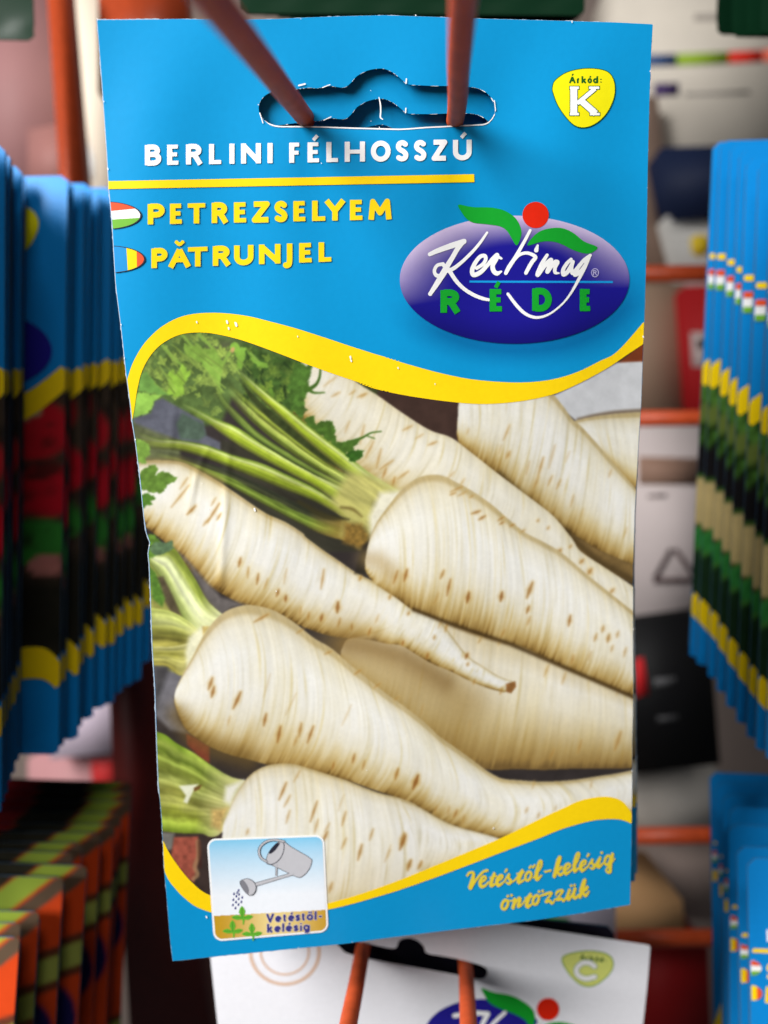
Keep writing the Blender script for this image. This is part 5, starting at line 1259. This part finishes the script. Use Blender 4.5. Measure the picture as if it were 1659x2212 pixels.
# ------------------------------------------------------------------ white packet on the hook below
SW = Surface((100 / F * .196, 974 / F * .196, .196), (PN[0] * .6, PN[1] * .5, PN[2]))
def build_white():
    K = lambda p: Z('K', p)
    loc = tuple(SW.at(np.array([930.]), np.array([2080.]))[0])
    wp = empty('seed_packet', 'white seed packet with a pale green code badge hanging below the large blue one', 'seed packet', loc)
    outl = [(436, 1890), (700, 1932), (1108, 1996), (1405, 2042), (1398, 2129), (1387, 2230), (1360, 2700), (505, 2700), (470, 2212), (460, 2120)]
    slot = smooth_line(K([(500, 140), (523, 168), (548, 187), (640, 208), (760, 230), (880, 252), (960, 267), (988, 266), (999, 246), (985, 228), (920, 208), (850, 194), (802, 185), (792, 162), (768, 142), (738, 136), (712, 146), (700, 170), (650, 163), (590, 150), (540, 132)]), 4, True)
    field_mesh('pouch', lambda X, Y: np.maximum(sd_poly(X, Y, outl), -sd_poly(X, Y, slot)), (420, 1870, 1425, 2710), 5, SW, 0, M_WHITEP, wp)
    bl = K([(1240, 205), (1262, 188), (1320, 178), (1375, 184), (1402, 202), (1405, 232), (1385, 262), (1350, 288), (1320, 293), (1290, 280), (1258, 245)])
    b = shape('price_code_badge', bl, SW, 2, ink('badge_rim_ink', (120, 160, 60)), wp, 1.5, 4, None, 1.2)
    shape('badge_field', bl, SW, 3, ink('badge_pale_ink', (216, 222, 120)), b, 1.5, 4, None, -1.2)
    cc = [smooth_line(K([(1346, 228), (1330, 217), (1305, 218), (1287, 238), (1294, 258), (1318, 268), (1346, 262)]), 5)]
    cl = strokes('badge_letter', [(cc[0], 5)], SW, 5, M_WHITE, b, 1)
    strokes('letter_outline', [(cc[0], 7)], SW, 4, ink('grey_green_ink', (150, 170, 120)), cl, 1)
    xx = 387 + .6667 * 1298
    lettering('badge_caption', [('Á', xx, xx + 12), ('r', xx + 14, xx + 20), ('k', xx + 22, xx + 31), ('ó', xx + 33, xx + 41), ('d', xx + 43, xx + 51), (':', xx + 53, xx + 57)], ((xx, 2072), (xx + 57, 2079)), 10, 1.4, SW, 4, M_DKGREEN, b, None, .8)
    g = ink('pale_tan_ink', (222, 190, 168))
    c = K([(342, 180)])[0]
    for r, w in ((74, 4.0), (52, 2.6)):
        field_mesh('round_stamp', lambda X, Y: np.abs(np.hypot(X - c[0], (Y - c[1]) * 1.05) - r) - w, (c[0] - 84, c[1] - 84, c[0] + 84, c[1] + 84), 2, SW, 2, g, wp)
    e = K([(1000, 470)])[0]
    ov = field_mesh('brand_oval', lambda X, Y: (np.hypot((X - 1044) / 128., (Y - 2236) / 78.) - 1) * 78, (900, 2150, 1190, 2320), 3, SW, 2, ink('oval_navy_ink', (34, 28, 140)), wp)
    shape('leaf', K([(980, 298), (1020, 312), (1075, 322), (1120, 345), (1148, 372), (1152, 405), (1140, 425), (1118, 400), (1080, 380), (1040, 365), (1005, 345), (988, 320)]), SW, 4, M_GREEN, ov, 1.5, 4)
    shape('leaf', K([(1168, 440), (1185, 418), (1220, 408), (1260, 412), (1300, 430), (1270, 450), (1220, 450)]), SW, 4, M_GREEN, ov, 1.5, 4)
    d = K([(1195, 367)])[0]
    field_mesh('red_dot', lambda X, Y: np.hypot(X - d[0], Y - d[1]) - 24.5, (d[0] - 30, d[1] - 30, d[0] + 30, d[1] + 30), 1.5, SW, 5, M_RED, ov)
    strokes('brand_script', [(K([(892, 388), (950, 378), (1000, 382)]), 5), (K([(1000, 382), (985, 410), (970, 450)]), 5), (K([(1055, 378), (1020, 410), (995, 440)]), 4), (K([(1170, 405), (1150, 440), (1130, 480)]), 3.5)], SW, 5, M_WHITE, ov, 1.5)
    bake(wp)
build_white()
navy = empty('seed_packet', 'dark navy packet hidden behind the white one, seen through its slot', 'seed packet', (0, 0, 0))  # dark sheet stands in for the shade inside the white packet's slot
pouch(navy, ink('slot_shade_dark', (26, 26, 40)), hole=False)
place_by(navy, (930, 1960), .206, 0, 0, 4, 0, 6)

# ------------------------------------------------------------------ the rack
def slab(name, corners, depth, thick, mat, parent=None, back=None):
    """flat-faced solid: front outline at a depth (metres), given real thickness straight back"""
    n = len(corners)
    ds = depth if isinstance(depth, (list, tuple)) else [depth] * n
    f = [world_pt(x, y, d) for (x, y), d in zip(corners, ds)]
    V = [tuple(p) for p in f] + [(p.x, p.y + thick, p.z) for p in f]
    P = [tuple(range(n))[::-1], tuple(range(n, 2 * n))] + [(i, (i + 1) % n, n + (i + 1) % n, n + i) for i in range(n)]
    me = mesh_np(name, V, P, mat, parent, None, False)
    return me
rk = empty('display_rack', 'orange red metal rack with posts and cross bars behind the packets', 'display rack', world_pt(830, 1106, .33))
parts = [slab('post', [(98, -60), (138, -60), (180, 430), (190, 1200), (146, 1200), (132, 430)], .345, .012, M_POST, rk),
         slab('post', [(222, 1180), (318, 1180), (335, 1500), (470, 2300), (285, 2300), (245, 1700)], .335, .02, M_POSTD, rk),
         slab('post', [(212, -80), (400, -80), (400, 200), (212, 200)], .36, .015, M_POST, rk)]
for (x0, x1, y, d) in ((1340, 1700, 592, .34), (1340, 1700, 905, .345), (1340, 1720, 1806, .34), (1250, 1720, 2028, .335)):
    parts.append(tube('cross_bar', [world_pt(x0, y, d), world_pt(x1, y - 4, d)], .0036, M_POST, rk))
parts.append(tube('cross_bar', [world_pt(200, 1962, .34), world_pt(345, 1966, .34)], .003, M_POSTD, rk))
bake(rk)

# ------------------------------------------------------------------ the goods on the shelves behind, out of focus
def card(name, rgb, var=.12, scale=30, rough=.6):
    return ink(name, rgb, rough, var, scale)
def carton(name, label, cat, corners, depth, thick, rgb, **k):
    o = slab(name, corners, depth, thick, card(name + '_board', rgb, **k))
    return tag(o, label, cat)
def stripe(parent, corners, depth, rgb, name='printed_stripe'):
    return slab(name, corners, depth - .0006, .0004, card(name + '_ink', rgb), parent)
wall = slab('shop_wall', [(-900, -900), (2600, -900), (2600, 3200), (-900, 3200)], .95, .05, card('shop_wall_paint', (156, 140, 132), .25, 3))
tag(wall, 'dim grey brown wall far behind the rack', 'wall')
carton('carton', 'pinkish brown blurred carton at the upper left behind the red post', 'carton', [(-80, -60), (112, -60), (134, 420), (-80, 420)], .52, .1, (136, 98, 98))
carton('carton', 'dusky red carton lower part beside the upper left red post', 'carton', [(60, 280), (150, 262), (160, 400), (60, 400)], .50, .05, (134, 92, 88))
b = carton('carton', 'beige cardboard carton left of the large packet with a bright edge', 'carton', [(120, -60), (230, -60), (260, 500), (150, 500)], .48, .1, (214, 200, 182))
stripe(b, [(168, 296), (188, 300), (203, 345), (202, 392), (176, 360)], .48, (255, 255, 252), 'white_flap')
b = carton('carton', 'pale grey carton with a green and red stripe at the upper right', 'carton', [(1330, -80), (1760, -80), (1760, 322), (1345, 330)], .60, .1, (200, 192, 180))
stripe(b, [(1380, 118), (1462, 116), (1462, 142), (1380, 144)], .60, (70, 90, 130)); stripe(b, [(1462, 116), (1574, 111), (1574, 137), (1462, 142)], .60, (140, 168, 50)); stripe(b, [(1574, 111), (1648, 107), (1648, 133), (1574, 137)], .60, (200, 44, 30)); stripe(b, [(1648, 107), (1740, 102), (1740, 130), (1648, 133)], .60, (206, 96, 76))
stripe(b, [(1413, 180), (1466, 178), (1466, 206), (1413, 208)], .60, (70, 54, 96)); stripe(b, [(1480, 200), (1620, 195), (1620, 202), (1480, 207)], .60, (140, 134, 128)); stripe(b, [(1500, 30), (1640, 26), (1640, 40), (1500, 44)], .60, (150, 142, 134))
b = carton('carton', 'grey brown carton behind the right side of the large packet', 'carton', [(1340, 200), (1420, 210), (1470, 620), (1340, 700)], .58, .05, (150, 126, 112))
b = carton('carton', 'dark navy box standing above the upper right cross bar', 'box', [(1428, 318), (1640, 312), (1640, 458), (1460, 466)], .55, .08, (22, 34, 64))
b = carton('carton', 'white carton under the dark navy box with two yellow dots', 'carton', [(1440, 466), (1680, 458), (1680, 640), (1485, 640)], .56, .08, (196, 194, 190))
for cx, cy in ((1520, 533), (1692, 535)):
    pass
stripe(b, [(1491, 516), (1506, 506), (1524, 508), (1536, 522), (1530, 546), (1510, 556), (1494, 545)], .56, (232, 200, 50), 'yellow_dot'); stripe(b, [(1556, 524), (1572, 508), (1600, 506), (1606, 545), (1576, 548)], .56, (232, 200, 50), 'yellow_dot')
stripe(b, [(1540, 522), (1560, 520), (1560, 590), (1540, 590)], .56, (150, 50, 60), 'red_patch'); stripe(b, [(1562, 530), (1640, 528), (1640, 600), (1562, 600)], .56, (74, 50, 44), 'brown_patch')
b = carton('carton', 'red and white carton between the two right hand cross bars', 'carton', [(1480, 618), (1640, 614), (1640, 880), (1500, 880)], .54, .08, (176, 30, 34))
stripe(b, [(1492, 718), (1640, 714), (1640, 790), (1496, 792)], .54, (196, 178, 176)); stripe(b, [(1506, 734), (1560, 732), (1560, 752), (1506, 754)], .54, (190, 120, 110))
b = carton('carton', 'brown cardboard carton between the large packet and the red carton', 'carton', [(1340, 616), (1478, 612), (1496, 892), (1340, 892)], .56, .06, (160, 134, 114))
b = carton('carton', 'pale pinkish carton with a recycling triangle right of the large packet', 'carton', [(1330, 900), (1590, 900), (1560, 1345), (1330, 1352)], .46, .1, (226, 212, 210))
stripe(b, [(1380, 986), (1510, 990), (1514, 1048), (1380, 1046)], .46, (164, 130, 112), 'brown_tape'); stripe(b, [(1400, 1068), (1440, 1066), (1440, 1074), (1400, 1076)], .46, (150, 132, 130))
tri = [(1447, 1182), (1500, 1250), (1500, 1258), (1412, 1258), (1412, 1250)]
M_TRI = card('triangle_print', (84, 66, 66))
for a, bb_, w in (((1450, 1186), (1414, 1252), 5), ((1412, 1254), (1506, 1254), 6), ((1504, 1250), (1458, 1186), 5)):
    dx, dy = bb_[0] - a[0], bb_[1] - a[1]; L = math.hypot(dx, dy); nx, ny = -dy / L * w, dx / L * w
    slab('triangle_side', [(a[0] + nx, a[1] + ny), (bb_[0] + nx, bb_[1] + ny), (bb_[0] - nx, bb_[1] - ny), (a[0] - nx, a[1] - ny)], .46 - .0006 - .0001 * w * (a[0] % 3), .0004, M_TRI, b)
b = carton('box', 'black box with a red corner and unreadable white print right of the large packet', 'box', [(1330, 1350), (1530, 1322), (1556, 1650), (1330, 1676)], .44, .05, (14, 14, 16))
stripe(b, [(1372, 1424), (1390, 1420), (1402, 1500), (1372, 1506)], .44, (206, 40, 44), 'red_corner'); stripe(b, [(1412, 1466), (1460, 1462), (1460, 1478), (1412, 1484)], .44, (84, 84, 86), 'white_print'); stripe(b, [(1420, 1548), (1466, 1544), (1466, 1556), (1420, 1560)], .44, (64, 64, 66), 'white_print')
carton('carton', 'light grey carton under the black box', 'carton', [(1330, 1680), (1545, 1655), (1560, 1800), (1330, 1800)], .48, .08, (206, 200, 192))
carton('carton', 'grey brown carton below the lower cross bar on the right', 'carton', [(1330, 1820), (1560, 1820), (1560, 1990), (1330, 1970)], .50, .08, (164, 146, 138))
carton('carton', 'tan cardboard box standing on the lowest cross bar at the right', 'carton', [(1312, 1940), (1474, 1944), (1480, 2024), (1312, 2022)], .42, .06, (214, 166, 116))
carton('box', 'dark red box under the lowest cross bar at the right', 'box', [(1390, 2046), (1530, 2046), (1540, 2320), (1380, 2320)], .45, .06, (150, 22, 24))
b = carton('carton', 'grey carton with a purple print just behind the white packet', 'carton', [(1060, 1930), (1330, 1950), (1330, 2120), (1060, 2120)], .30, .03, (146, 140, 152))
stripe(b, [(1100, 1940), (1180, 1960), (1178, 1985), (1100, 1985)], .30, (84, 40, 150), 'purple_print'); stripe(b, [(1140, 1972), (1230, 1985), (1230, 2010), (1140, 2000)], .30, (40, 110, 50), 'green_print')
b = carton('carton', 'pale lilac carton between the left stack and the dark red post', 'carton', [(90, 1520), (245, 1420), (255, 1625), (110, 1640)], .50, .05, (206, 190, 206))
b = carton('carton', 'pink carton low on the left behind the orange packets', 'carton', [(60, 1640), (245, 1620), (260, 1780), (60, 1800)], .52, .05, (176, 128, 130))
stripe(b, [(195, 1645), (245, 1640), (248, 1700), (200, 1700)], .52, (190, 50, 50), 'red_print')
bpy.context.view_layer.update()
